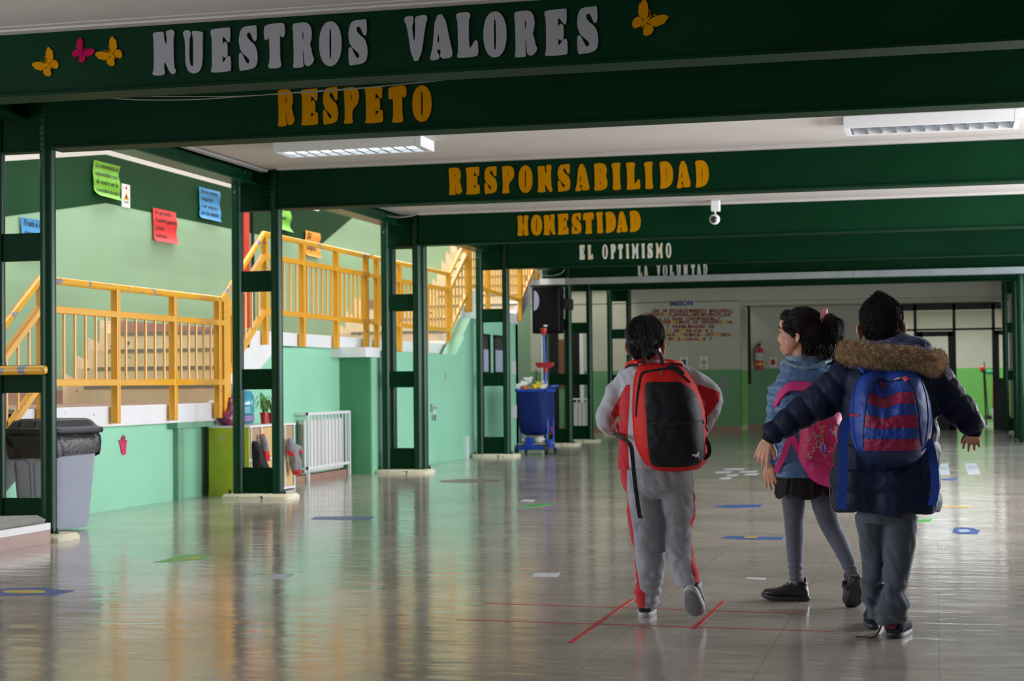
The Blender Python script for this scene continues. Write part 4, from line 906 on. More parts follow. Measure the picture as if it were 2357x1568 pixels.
# cleaning trolley
BLUEP = mat('trolley_blue_plastic', (0.010, 0.060, 0.42), 0.35); BLUEB = mat('blue_bag_cloth', (0.005, 0.018, 0.13), 0.6, spec=0.2, bump=0.3, bscale=20)
tr = thing('cleaning_trolley', (-5.5, 23.6, 0), 'blue cleaning trolley with cloth bag and rubbish on top beside the fourth column', 'trolley')
tx0, tx1, ty0, ty1 = -5.735, -5.30, 23.40, 24.05
put('rim', MB().box((tx0-0.01, ty0, 0.885), (tx1+0.01, ty0+0.04, 0.93)).box((tx0-0.01, ty1-0.04, 0.885), (tx1+0.01, ty1, 0.93)).box((tx0-0.01, ty0, 0.885), (tx0+0.03, ty1, 0.93)).box((tx1-0.03, ty0, 0.885), (tx1+0.01, ty1, 0.93)), BLUEP, tr, bevel=0.012)
for x in (tx0+0.03, tx1-0.03):
    for y in (ty0+0.16, ty1-0.04): put('frame_pole', MB().tube([(x, y, 0.06), (x, y, 0.9)], 0.014, 8), BLUEP, tr, smooth=True)
rings = []
for z, k_ in ((0.905, 1.04), (0.80, 1.06), (0.65, 1.05), (0.45, 1.02), (0.33, 0.92), (0.27, 0.70), (0.25, 0.3)):
    rings.append([V((p.x+0.012*math.sin(p.x*60+z*9)*1, p.y+0.010*math.sin(p.x*45+z*12), z+0.02*math.sin(p.x*9+1))) for p in superring((tx0+tx1)/2, (ty0+ty1)/2, z, 0.21*k_, 0.31*k_, 5, 40)])
put('bag', MB().loft(rings), BLUEB, tr, smooth=True)
put('base', MB().box((tx0+0.01, ty0+0.02, 0.07), (tx1-0.01, ty1-0.02, 0.13)).box((tx0+0.13, ty0+0.0, 0.10), (tx0+0.25, ty0+0.05, 0.25)), BLUEP, tr, bevel=0.01)
put('bottom_shelf', MB().box((tx0+0.02, ty0+0.03, 0.145), (tx1-0.02, ty1-0.03, 0.165)), mat('grey_shelf', (0.3,0.3,0.3), 0.5), tr)
put('cleaning_cloths', MB().ell((-5.62, 23.5, 0.205), (0.07, 0.09, 0.05)).ell((-5.42, 23.5, 0.21), (0.08, 0.1, 0.055)), mat('pale_rag', sr(200, 200, 190), 0.8, var=0.2), tr, smooth=True)
for x in (tx0+0.0, tx1-0.0):
    put('wheel', MB().tube([(x-0.015, 23.43, 0.075), (x+0.015, 23.43, 0.075)], 0.075, 22), BLACKP, tr, smooth=True)
    put('caster', MB().tube([(x-0.012, 24.0, 0.04), (x+0.012, 24.0, 0.04)], 0.04, 16), BLACKP, tr, smooth=True)
put('handle', MB().tube(bez([(tx1-0.0, 23.5, 0.93), (tx1+0.08, 23.5, 0.965), (tx1+0.10, 23.75, 0.97), (tx1+0.0, 23.95, 0.93)], 5), 0.016, 8), BLUEP, tr, smooth=True)
put('side_bracket', MB().box((tx1+0.0, 23.42, 0.13), (tx1+0.07, 23.5, 0.22)), BLUEP, tr, bevel=0.01)
put('red_hook', MB().tube(bez([(tx1+0.03, 23.42, 0.28), (tx1+0.075, 23.42, 0.31), (tx1+0.07, 23.42, 0.38), (tx1+0.03, 23.42, 0.40)], 5), 0.006, 6), REDP, tr, smooth=True)
WB = mat('white_plastic_bag', sr(226, 228, 228), 0.4, bump=0.5, bscale=30); YB_ = mat('yellow_cloth', sr(226, 204, 40), 0.7); OR_ = mat('orange_cloth', sr(214, 110, 50), 0.7)
def lump(cs, m, label, seed, cat_, name):
    mb = MB(); zz = min(c[2]-c[3] for c in cs)
    for x, y, z, r in cs: mb.ell((x, y, z), (r, r, r*0.9), None, 12, 8)
    organic(name, mb, m, None, 0.012, 1, folds(0.03, (22, 22, 22), seed), loc=(cs[0][0], cs[0][1], zz), label=label, cat=cat_)
lump([(-5.70, 23.46, 0.97, 0.045), (-5.66, 23.55, 0.99, 0.055), (-5.60, 23.6, 1.04, 0.05), (-5.56, 23.62, 1.09, 0.03), (-5.64, 23.62, 1.07, 0.03), (-5.69, 23.5, 0.95, 0.04)], WB, 'crumpled white bag standing up on the left of the trolley', 1, 'plastic bag', 'plastic_bag')
lump([(-5.47, 23.46, 0.96, 0.045), (-5.41, 23.47, 0.965, 0.045), (-5.44, 23.5, 1.0, 0.03)], YB_, 'yellow cloth heaped on the middle of the trolley', 4, 'cloth', 'cleaning_cloth')
lump([(-5.35, 23.48, 0.96, 0.05), (-5.37, 23.6, 1.0, 0.05)], WB, 'white bag on the right end of the trolley beside the broom', 7, 'plastic bag', 'plastic_bag')
lump([(-5.60, 23.42, 0.945, 0.025), (-5.56, 23.42, 0.945, 0.025), (-5.53, 23.42, 0.945, 0.02)], OR_, 'orange cloth lying on the front rim of the trolley', 9, 'cloth', 'cleaning_cloth')
# brooms sticking up from the trolley
br = thing('broom', (-5.31, 23.55, 0.30), 'blue handled broom with red fan head standing in the cleaning trolley', 'broom')
put('handle', MB().tube([(-5.31, 23.55, 0.30), (-5.345, 23.5, 1.70)], 0.017, 10), mat('blue_handle', (0.03, 0.10, 0.55), 0.35), br, smooth=True)
put('grip_cap', lathe((-5.345, 23.5, 1.69), [(0, 0), (0.03, 0.0), (0.048, 0.055), (0.05, 0.09), (0.03, 0.10), (0, 0.10)], 18), REDP, br, smooth=True)
put('brush_head', MB().loft([superring(-5.325, 23.48, z, rx, 0.035, 4, 24) for z, rx in ((1.225, 0.09), (1.25, 0.125), (1.285, 0.135), (1.30, 0.13))]), mat('red_bristle', (0.42, 0.015, 0.02), 0.6, bump=0.5, bscale=150), br, smooth=True)
put('head_socket', MB().tube([(-5.322, 23.5, 1.16), (-5.325, 23.5, 1.235)], [0.022, 0.035], 10), REDP, br, smooth=True)
finish(put('mop_handle', MB().tube([(-5.50, 23.72, 0.9), (-5.515, 23.75, 1.20)], 0.010, 8), BLACKP, smooth=True), 'short black handle poking out of the trolley between the bags', 'handle')
# extinguisher and signs on the far walls
ex = ony(YR-0.12, 1748, 850)
fe = thing('fire_extinguisher', (ex.x, YR-0.10, ex.z), 'red fire extinguisher with white label on the recessed far wall', 'fire extinguisher')
put('cylinder', lathe((ex.x, YR-0.10, ex.z), [(0, 0), (0.075, 0.0), (0.08, 0.02), (0.08, 0.36), (0.06, 0.42), (0.025, 0.45), (0.025, 0.48), (0, 0.48)], 20), REDP, fe, smooth=True)
put('paper_label', lathe((ex.x, YR-0.10, ex.z), [(0.0805, 0.18), (0.082, 0.185), (0.082, 0.33), (0.0805, 0.335)], 20), mat('grey_label', sr(190, 190, 190), 0.5), fe, smooth=True)
put('yellow_tag', lathe((ex.x, YR-0.10, ex.z), [(0.0805, 0.08), (0.082, 0.085), (0.082, 0.12), (0.0805, 0.125)], 20), GOLD, fe, smooth=True)
put('valve', MB().box((ex.x-0.03, YR-0.12, ex.z+0.47), (ex.x+0.03, YR-0.08, ex.z+0.52)).bar((ex.x-0.02, YR-0.10, ex.z+0.53), (ex.x+0.07, YR-0.10, ex.z+0.57), 0.02, 0.012), BLACKM, fe)
put('hose', MB().tube(bez([(ex.x-0.02, YR-0.12, ex.z+0.50), (ex.x-0.10, YR-0.12, ex.z+0.42), (ex.x-0.11, YR-0.12, ex.z+0.25), (ex.x-0.085, YR-0.12, ex.z+0.08)], 6), 0.012, 8), BLACKP, fe, smooth=True)
def sign(x0, y0, x1, y1, label, parts, Y):
    a, c = ony(Y, x0, y0), ony(Y, x1, y1)
    t = thing('wall_sign', ((a.x+c.x)/2, Y, c.z), label, 'sign')
    put('plate', MB().box((a.x, Y-0.01, c.z), (c.x, Y, a.z)), WHITEP, t)
    for nm, u0, v0, u1, v1, m in parts:
        put(nm, MB().box((a.x+(c.x-a.x)*u0, Y-0.013, c.z+(a.z-c.z)*v0), (a.x+(c.x-a.x)*u1, Y-0.009, c.z+(a.z-c.z)*v1)), m, t)
    return t, a, c
sign(1565, 822, 1583, 842, 'small green and white sign low on the far wall below the lettering', [('symbol', 0.2, 0.05, 0.8, 0.72, mat('sign_green', (0.01, 0.12, 0.05), 0.5)), ('arrow', 0.45, 0.8, 0.55, 0.95, BLACKP)], YBK)
t, a, c = sign(1611, 820, 1629, 848, 'white sign with a red prohibition ring on the far wall', [('caption', 0.2, 0.08, 0.8, 0.14, BLACKP), ('figure', 0.45, 0.35, 0.55, 0.6, BLACKP), ('dot', 0.44, 0.82, 0.56, 0.92, REDP)], YBK)
cx, cz, rr_ = (a.x+c.x)/2, c.z+(a.z-c.z)*0.5, 0.055
ring = [(cx+rr_*math.cos(k*0.35), cz+rr_*math.sin(k*0.35)) for k in range(18)]; inn = [(cx+rr_*0.78*math.cos(k*0.35), cz+rr_*0.78*math.sin(k*0.35)) for k in range(18)]
put('ring', MB().poly(ring, [inn], lambda x, z: (x, YBK-0.010, z), (0, -0.004, 0)), mat('sign_red', sr(190, 50, 70), 0.5), t)
put('ring_bar', MB().bar((cx-0.035, YBK-0.013, cz+0.035), (cx+0.035, YBK-0.013, cz-0.035), 0.004, 0.012, up=(0.7, 0, 0.7)), mat('sign_red', (0, 0, 0)), t)
sign(1772, 823, 1787, 845, 'small sign with a red square beside the fire extinguisher', [('symbol', 0.15, 0.2, 0.85, 0.8, REDP), ('mark', 0.45, 0.85, 0.55, 0.95, BLACKP)], YR)
# torn paper notices on the green wall between fourth column and trolley
for (x0, y0, x1, y1, lab) in ((1178, 832, 1187, 862, 'white paper notice on the mint wall right of the fourth column'), (1178, 933, 1189, 962, 'pale grey plate on the mint wall low beside the trolley')):
    a, c = onx(XV, x0, y0), onx(XV, x1, y1)
    finish(put('paper_notice', MB().box((XV, a.y, c.z), (XV+0.006, min(c.y, 25.58), a.z)), mat('notice_paper', sr(205, 208, 214), 0.6)), lab, 'notice')
# worn patches of paint on the dado
for k, (pts, lab) in enumerate((([(1650,890),(1665,870),(1672,865),(1682,872),(1677,880),(1672,896),(1655,895)], 'bigger'), ([(1668,905),(1676,902),(1678,912),(1670,916)], 'smaller'))):
    P = [ony(YBK-0.008, *p) for p in pts]
    struct('wall_back_patch', MB().poly(smoothp([(p.x, p.z) for p in P], 1), [], lambda x, z: (x, YBK-0.0065, z), (0, -0.002, 0)), mat('bare_plaster', sr(140, 142, 136), 0.8, var=0.1, vscale=8))
# second trolley far away in the corridor
t2 = thing('cleaning_trolley', (1.25, 39.0, 0), 'dark cleaning trolley with yellow bag seen through the far glass partition', 'trolley')
put('frame', MB().box((1.05, 38.8, 0.12), (1.65, 39.3, 0.2)).tube([(1.08, 38.9, 0.1), (1.05, 38.9, 1.2)], 0.02, 8).tube([(1.05, 38.9, 1.15), (0.98, 38.9, 1.2)], 0.02, 8), BLACKM, t2)
put('bag', MB().loft([superring(1.35, 39.05, z, 0.14*k_, 0.2*k_, 4, 20) for z, k_ in ((0.25, 0.7), (0.4, 1.0), (0.9, 1.0), (0.95, 0.9))]), mat('mustard_bag', sr(170, 130, 20), 0.6), t2, smooth=True)
put('bucket', lathe((1.3, 38.75, 0.14), [(0, 0), (0.10, 0.0), (0.13, 0.22), (0.12, 0.22), (0, 0.2)], 20), mat('bucket_grey', sr(180, 180, 180), 0.5), t2, smooth=True)
put('mop', MB().tube([(1.12, 38.85, 0.2), (1.06, 38.85, 1.38)], 0.012, 8), BLACKM, t2)
put('rag', MB().ell((1.18, 38.9, 1.15), (0.12, 0.08, 0.05)), mat('teal_rag', sr(40, 130, 90), 0.7), t2, smooth=True)
put('brush', MB().ell((1.02, 38.85, 1.24), (0.06, 0.04, 0.05)), REDP, t2, smooth=True)
put('wheel', MB().tube([(1.06, 38.82, 0.06), (1.10, 38.82, 0.06)], 0.06, 16), BLACKP, t2); put('wheel', MB().tube([(1.6, 38.82, 0.06), (1.64, 38.82, 0.06)], 0.06, 16), BLACKP, t2)
# ------------------------------------------------------------------ tape and stickers on the floor
TAPE = mat('red_tape', sr(196, 40, 40), 0.5, var=0.1, vscale=8)
def tape(p, q, w, label):
    a, c = onz(0, *p), onz(0, *q)
    d = (c-a).normalized(); s_ = V((-d.y, d.x, 0)); b = MB(); n = 14; rr = random.Random(int(p[0])); vs = []
    for k in range(n+1):
        o_ = a.lerp(c, k/n); ww = w/2*(1+rr.uniform(-0.12, 0.12)); vs += [o_-s_*ww+V((0, 0, 0.0012)), o_+s_*ww+V((0, 0, 0.0012)), o_+s_*ww+V((0, 0, 0.0002)), o_-s_*ww+V((0, 0, 0.0002))]
    fs = []
    for k in range(n):
        i = 4*k; fs += [(i, i+4, i+5, i+1), (i+1, i+5, i+6, i+2), (i+3, i, i+4, i+7)[::1]]
    b.add(vs, fs); finish(put('floor_tape', b, TAPE), label, 'floor tape')
tape((1313, 1480), (1455, 1380), 0.020, 'thick red tape running away from the viewer, left of the first boy')
tape((1598, 1447), (1666, 1384), 0.020, 'thick red tape running away from the viewer beside the raised shoe')
tape((1115, 1389), (1855, 1413), 0.009, 'thin red tape line across the floor, the one farther away')
tape((1050, 1427), (1920, 1454), 0.009, 'thin red tape line across the floor, the nearer one')
def sticker(pts, m, label, name='floor_sticker', parts=()):
    "pts: photo pixels of the outline lying on the floor"
    P = [onz(0.0, *p) for p in pts]
    cx = sum(p.x for p in P)/len(P); cy = sum(p.y for p in P)/len(P)
    t = thing(name, (cx, cy, 0), label, 'sticker', 'stickers on the floor')
    put('sheet', MB().poly([(p.x, p.y) for p in P], [], lambda x, y: (x, y, 0.0003), (0, 0, 0.0009)), m, t)
    for q, mm in parts:
        Q = [onz(0.0, *p) for p in q]; put('print', MB().poly([(p.x, p.y) for p in Q], [], lambda x, y: (x, y, 0.0013), (0, 0, 0.0004)), mm, t)
BL = mat('sticker_blue', sr(40, 80, 150), 0.4, var=0.15, vscale=30); LB = mat('sticker_pale_blue', sr(170, 186, 204), 0.4, var=0.06, vscale=30); GR = mat('sticker_green', sr(70, 170, 80), 0.4, var=0.1, vscale=30); YE = mat('sticker_yellow', sr(196, 170, 60), 0.4, var=0.1, vscale=30); WH = mat('sticker_white', sr(205, 208, 216), 0.45); PK = mat('sticker_brown', sr(180, 140, 100), 0.5)
sticker([(-20,1358),(40,1354),(110,1353),(128,1358),(172,1360),(150,1366),(120,1373),(90,1370),(40,1372),(-20,1371)], BL, 'blue footprint sticker at the lower left, showing yellow print', parts=[([(5,1361),(50,1359),(100,1360),(108,1365),(60,1366),(10,1365)], YE)])
sticker([(352,1295),(385,1288),(405,1280),(430,1277),(470,1277),(490,1282),(465,1288),(430,1291),(400,1294)], GR, 'green leaf-shaped sticker on the floor in front of the bin', parts=[([(410,1290),(440,1284),(470,1281),(450,1287)], YE)])
sticker([(613,1333),(630,1323),(678,1320),(672,1328),(650,1334)], LB, 'pale bluish sticker in the middle foreground left of the red tape')
sticker([(1222,1329),(1230,1320),(1290,1319),(1283,1329)], WH, 'white paper square on the floor left of the first boy')
sticker([(1714,1333),(1722,1330),(1764,1331),(1760,1335)], WH, 'small white strip on the floor between first boy and girl')
sticker([(1638,1168),(1665,1163),(1757,1162),(1748,1168),(1690,1170)], BL, 'blue sticker on the floor between the boy and girl, farther one')
sticker([(1660,1240),(1675,1234),(1735,1236),(1806,1237),(1800,1243),(1700,1242)], BL, 'blue sticker on the floor between the boy and girl, nearer one', parts=[([(1715,1236),(1745,1236),(1740,1239),(1712,1239)], YE)])
sticker([(2192,1226),(2196,1216),(2210,1214),(2240,1216),(2256,1222),(2250,1230),(2205,1230)], BL, 'blue and white sticker on the floor at the far right', parts=[([(2205,1220),(2225,1219),(2235,1224),(2210,1226)], LB)])
sticker([(2108,1203),(2115,1196),(2147,1195),(2140,1202)], GR, 'green sticker on the floor right of the dark coat')
sticker([(715,1196),(725,1190),(800,1189),(862,1190),(850,1196),(790,1197)], BL, 'long blue sticker on the floor in front of the second column')
sticker([(1195,1170),(1215,1162),(1275,1158),(1270,1163),(1225,1168)], GR, 'thin green sticker on the floor before the cleaning trolley')
sticker([(1196,1155),(1205,1150),(1232,1151),(1225,1156)], WH, 'tiny white sticker beyond the thin green one')
sticker([(2160,1168),(2180,1165),(2237,1166),(2230,1169)], YE, 'thin yellow sticker on the floor at the far right')
sticker([(2160,1106),(2170,1102),(2205,1102),(2200,1106)], BL, 'thin blue sticker near the white papers at the right')
sticker([(2160,1068),(2182,1067),(2186,1092),(2162,1093)], WH, 'white paper on the floor just right of the dark coat', parts=[([(2164,1075),(2180,1075),(2182,1082),(2165,1082)], LB)])
sticker([(2220,1068),(2246,1067),(2257,1091),(2228,1092)], WH, 'white paper on the floor, the right one of the pair', parts=[([(2226,1074),(2245,1073),(2250,1080),(2229,1081)], LB)])
for k, (x, y, w) in enumerate(((1665, 1079, 50), (1645, 1086, 40), (1700, 1085, 45), (1670, 1093, 30), (1712, 1091, 36), (1655, 1100, 30))):
    sticker([(x, y+3), (x+6, y), (x+w, y-1), (x+w-6, y+3)], WH, ('white paper scrap on the floor, ' + ['farthest of the cluster left of the girl', 'leftmost of the cluster left of the girl', 'second row right of the cluster', 'middle of the cluster left of the girl', 'nearest the girl in the cluster', 'closest to the viewer in the cluster'][k]))
sticker([(1010,1107),(1060,1103),(1120,1103),(1156,1106),(1140,1110),(1080,1112),(1020,1111)], mat('dark_floor_patch', sr(96, 86, 78), 0.4), 'grey oval patch on the floor before the mint door', name='floor_patch')  # flat grey oval patch that looks like an oil stain
# ================================================================== PEOPLE
SKIN = mat('child_skin', sr(224, 166, 138), 0.5, var=0.05, vscale=30)
_b = SKIN.node_tree.nodes['Principled BSDF']; _b.inputs['Subsurface Weight'].default_value = 0.15; _b.inputs['Subsurface Radius'].default_value = (0.02, 0.008, 0.004)
def frame(fwd, up=(0, 0, 1)):
    f_ = V(fwd).normalized(); u = V(up); r = f_.cross(u).normalized(); u = r.cross(f_)
    return Matrix((r, f_, u)).transposed()   # columns: right, forward, up
def head_mb(mb, c, R, s, neck_to=None, ear=1.0, ey=0.0, ez=0.0):
    P = lambda x, y, z: V(c)+R@V((x*s, y*s, z*s))
    E_ = lambda p, r, rot=None: mb.ell(P(*p), tuple(k*s for k in r), R@rot if rot else R, 20, 14)
    E_((0, -.008, .033), (.071, .088, .072)); E_((0, .020, -.026), (.058, .066, .070)); E_((0, .050, .040), (.048, .034, .034)); E_((0, .034, -.070), (.038, .040, .028)); E_((0, .060, -.088), (.017, .015, .014))
    mb.tube([P(0, .073, .006), P(0, .083, -.014), P(0, .090, -.028)], [.008*s, .009*s, .0105*s], 10)
    E_((0, .086, -.033), (.016, .010, .008)); E_((0, .066, -.066), (.026, .020, .022))
    E_((0, .068, .016), (.044, .016, .012))
    for k in (-1, 1):
        E_((.032*k, .048, -.034), (.024, .024, .026))
        Re = Matrix.Rotation(0.45*k, 3, 'Z'); q = lambda x, y, z: ((.073+(x-.073)*ear)*k, -.004+ey+(y+.004)*ear, -.016+ez+(z+.016)*ear)
        E_(q(.075, -.004, -.016), (.006*ear, .017*ear, .027*ear), Re)
        mb.tube([P(*q(*p)) for p in ((.074, .010, -.036), (.077, .006, -.043), (.081, -.010, -.036), (.087, -.020, -.014), (.086, -.018, .006), (.080, -.005, .014), (.075, .008, .006))], [.004*s*ear]+[.0055*s*ear]*5+[.003*s*ear], 8)
        E_((.040*k, .020, -.042), (.022, .038, .036))
    E_((0, .082, -.055), (.021, .007, .0045)); E_((0, .079, -.065), (.018, .008, .006))
    if neck_to is not None:
        mb.tube([P(0, -.012, -.04), P(0, -.018, -.09), V(neck_to)], [.050*s, .044*s, .052*s], 16)
def eyes(parent, c, R, s, narrow=False):
    EW = mat('eye_white', (0.75, 0.74, 0.72), 0.25); EI = mat('dark_iris', (0.02, 0.012, 0.008), 0.15); BR = mat('eyebrow_hair', (0.012, 0.008, 0.006), 0.7)
    P = lambda x, y, z: V(c)+R@V((x*s, y*s, z*s))
    for k in (-1, 1):
        e = put('eye', MB().ell(P(.029*k, .0665, -.001), (.011*s, .0095*s, (.0035 if narrow else .0065)*s), R), EW, parent, smooth=True)
        put('iris', MB().ell(P(.031*k, .0725, -.001), (.0055*s, .0048*s, (.0040 if narrow else .0050)*s), R), EI, e, smooth=True)
        put('eyebrow', MB().tube([P(.013*k, .081, .018), P(.030*k, .078, .024), P(.047*k, .066, .018)], [.0025*s, .0035*s, .002*s], 6), BR, parent, smooth=True)
def hand_mb(mb, wrist, d, n_, thumb, L=0.135, curl=0.5, spread=0.12, bend=None):
    "palm, four fingers and a thumb; d = direction of the hand, n_ = side the fingers curl towards, thumb = side of the thumb"
    d = V(d).normalized(); n_ = V(n_); n_ = (n_-d*n_.dot(d)).normalized(); t = V(thumb); t = (t-d*t.dot(d)-n_*t.dot(n_)).normalized(); k = L/0.15; w = V(wrist)
    mb.tube([w-d*.035*k, w+d*.01*k], [.021*k, .021*k], 12)
    for i, off in enumerate((.026, .009, -.009, -.025)):
        ln = (.066, .072, .067, .060)[i]*k; base = w+t*off*k*0.6; kn = w+d*ln+t*off*k*1.12
        mb.tube([base, base.lerp(kn, .5)+n_*-.002, kn], [.013*k, .0135*k, .0105*k], 10)
        fl = (.058, .066, .061, .047)[i]*k; a = curl*(0.75+0.15*i); dirn = (d+t*(1.5-i)*spread*0.5).normalized(); p = kn; pts = [kn]; ang = 0
        for j, seg in enumerate((.44, .31, .25)):
            ang += a*(0.8, 1.0, 0.7)[j]*0.8
            dd = (dirn*math.cos(ang)+n_*math.sin(ang)).normalized(); p = p+dd*fl*seg; pts.append(p)
        mb.tube(pts+[pts[-1]+(pts[-1]-pts[-2]).normalized()*.003], [.0093*k, .0085*k, .0078*k, .0066*k, .003*k], 10)
    b0 = w+d*.014*k+t*.018*k; b1 = b0+(d*.6+t*.75+n_*.25).normalized()*.032*k; b2 = b1+(d*.85+t*.35+n_*.35).normalized()*.026*k; b3 = b2+(d*.95+t*.05+n_*.35).normalized()*.021*k
    mb.tube([b0, b1, b2, b3], [.014*k, .0115*k, .0095*k, .0065*k], 10)
def strands(parent, name, surf, m, count, L, r, dirf, seed=0, lift=0.25, keep=None):
    "fine tapered locks lying over a surface mesh"
    rr = random.Random(seed); me = surf.data; org = ORG(surf); fs = [p for p in me.polygons if keep is None or keep(p.center+org)]
    mb = MB()
    for _ in range(count):
        p = rr.choice(fs); c = p.center+org+V((rr.uniform(-1, 1), rr.uniform(-1, 1), rr.uniform(-1, 1)))*0.003; n_ = p.normal
        d = dirf(c, n_); d = d-n_*d.dot(n_)
        if d.length < 1e-4: continue
        d.normalize(); sd = n_.cross(d); l = L*rr.uniform(0.6, 1.2); d = (d+sd*rr.uniform(-.25, .25)).normalized(); li = lift*rr.uniform(0.3, 1.3)
        q0 = c-n_*0.002; q1 = c+d*l*0.5+n_*l*li*0.6; q2 = c+d*l+n_*l*li*0.35+V((0, 0, -0.15*l))
        i = len(mb.v); mb.v += [q0-sd*r, q0+sd*r, q0+n_*r, q1-sd*r*.8, q1+sd*r*.8, q1+n_*r*.8, q2]
        mb.f += [(i, i+1, i+4, i+3), (i+1, i+2, i+5, i+4), (i+2, i, i+3, i+5), (i+3, i+4, i+6), (i+4, i+5, i+6), (i+5, i+3, i+6)]; mb.mi += [0]*6
    return put(name, mb, m, parent, smooth=True, recalc=False, kind='stuff')
def shoe(parent, name, heel, d, up, L, W_, mu, ms, side=None, laces=None, extra=None, label=None):
    d = V(d).normalized(); up = V(up); up = (up-d*up.dot(d)).normalized(); sd = d.cross(up)
    h = V(heel); P = lambda a, b, c: h+d*a+sd*b+up*c
    R = Matrix((sd, d, up)).transposed(); k = L/0.21; w = W_/0.084
    mb = MB(); rings = []
    spring = lambda a: 0.012*max(0, (a/k-.145)/.065)**2
    for a, wd, ht in ((0.002,.020,.045),(.012,.029,.062),(.04,.033,.072),(.08,.035,.068),(.115,.038,.054),(.15,.041,.043),(.18,.038,.036),(.198,.028,.029),(.207,.014,.020)):
        rings.append([P(a*k, x*w, 0.014+spring(a*k)+ht/2+z) for x, z in ellp(0, 0, wd, ht/2, 18, 2.4)])
    mb.loft(rings).tube([P(.045*k, 0, .05), P(.040*k, 0, .092)], [(.040*k, .031*w), (.036*k, .029*w)], 18, nrm=d)
    u = organic(name, mb, mu, parent, 0.0055, 3, lambda p, n_: 0.0012*noise.noise(p*45), loc=h, label=label)
    out = []
    for i in range(36):
        t_ = i/36*2*math.pi; a = L/2+(L/2+.004)*math.cos(t_); ww = (.033 if a < L*.45 else .033+.009*math.sin(min(1, (a/L-.45)/.35)*math.pi/2))*w
        b = ww*math.copysign(abs(math.sin(t_))**.7, math.sin(t_)); out.append((a, b))
    put('sole', MB().loft([[P(L/2+(a-L/2)*q, b*q, z+spring(a)) for a, b in out] for z, q in ((0.0, .93), (0.004, .985), (0.013, 1.03), (0.022, 1.0))]), ms, u, smooth=True)
    put('laces', MB().tube([P(L*.42, -.018*w, .083), P(L*.47, .018*w, .078), P(L*.53, -.018*w, .071), P(L*.58, .016*w, .064)], .0028, 6), laces or mu, u, smooth=True)
    return u
def rows_at(rows, y):
    if y <= rows[0][0]: return rows[0][1], rows[0][2]
    for (a, l0, r0), (b, l1, r1) in zip(rows[:-1], rows[1:]):
        if y <= b:
            t = (y-a)/(b-a); return l0+(l1-l0)*t, r0+(r1-r0)*t
    return rows[-1][1], rows[-1][2]
def densify(rows, n):
    P = bez([V((r[1], r[2], r[0])) for r in rows], 10); out = []
    y0, y1 = rows[0][0], rows[-1][0]
    for i in range(n+1):
        t = i/n; y = y0+(y1-y0)*(0.5-0.5*math.cos(math.pi*t))
        for a, b in zip(P[:-1], P[1:]):
            if a.z <= y <= b.z+1e-6: u = (y-a.z)/max(1e-6, b.z-a.z); out.append((y, a.x+(b.x-a.x)*u, a.y+(b.y-a.y)*u)); break
        else: out.append((y, rows[-1][1], rows[-1][2]) if i > n/2 else (y, rows[0][1], rows[0][2]))
    return out
class Bag:
    def __init__(s, px, Y, rows, D, sag=None, wr=0.004, seed=0, skew=0.0):
        s.px, s.Y, s.rows, s.D, s.sag, s.wr, s.seed = px, Y, rows, D, sag, wr, seed
    def depth(s, x, y):
        l, r = rows_at(s.rows, y); c, h = (l+r)/2, max(1, (r-l)/2); u = max(-1, min(1, (x-c)/h)); t = max(-1, min(1, 2*(y-s.rows[0][0])/(s.rows[-1][0]-s.rows[0][0])-1))
        d = s.D*max(0, 1-abs(u)**3.2)**0.55*max(0, 1-abs(t)**3.0)**0.5*(0.88+0.12*t)
        if s.sag: d += s.sag(x, y)
        q = V((x*0.012+s.seed, y*0.010, 0)); e = min(1, d/(s.D*0.4))
        return d+e*(s.wr*noise.noise(q*2)+s.wr*0.5*noise.noise(q*5))
    def P(s, x, y, off=0.0):
        a, b = s.px(x, y); p = ony(s.Y, a, b); return V((p.x, p.y-s.depth(x, y)-off, p.z))
    def shell(s, name, m, parent, nu=44, nv=52, colf=None, **kw):
        rows = densify(s.rows, nv); fr_, bk = [], []
        for y, l, r in rows:
            ring = []
            for i in range(nu+1):
                u = math.sin((i/nu-0.5)*math.pi); x = (l+r)/2+(r-l)/2*u; ring.append(s.P(x, y))
            a, b = s.px((l+r)/2, y)
            for i in range(nu-1, 0, -1):
                u = math.sin((i/nu-0.5)*math.pi); x = (l+r)/2+(r-l)/2*u; p = ony(s.Y, *s.px(x, y)); ring.append(V((p.x, p.y+0.012*(1-u*u), p.z)))
            fr_.append(ring)
        return put(name, MB().loft(fr_), m, parent, smooth=True, **kw)
    def panel(s, name, rows, m, parent, off=0.004, nu=30, nv=30, warp=None, **kw):
        rows = densify(rows, nv); vs = []
        for j, (y, l, r) in enumerate(rows):
            for i in range(nu+1):
                u = -1+2*i/nu; x = (l+r)/2+(r-l)/2*u; yy = y+(warp(x, y) if warp else 0)
                e = off if 0 < i < nu and 0 < j < nv else -0.003
                vs.append(s.P(x, yy, e))
        fs = [(j*(nu+1)+i, j*(nu+1)+i+1, (j+1)*(nu+1)+i+1, (j+1)*(nu+1)+i) for j in range(nv) for i in range(nu)]
        return put(name, MB().add(vs, fs), m, parent, smooth=True, recalc=False, **kw)
    def line(s, name, pts, w, m, parent, off=0.005, flat=0.4, **kw):
        q = bez([V((x, y, 0)) for x, y in pts], 6)
        P = [s.P(p.x, p.y, off) for p in q]
        return put(name, MB().tube(P, [(w*flat, w)]*len(P), 8, nrm=(0, -1, 0.01)), m, parent, smooth=True, **kw)
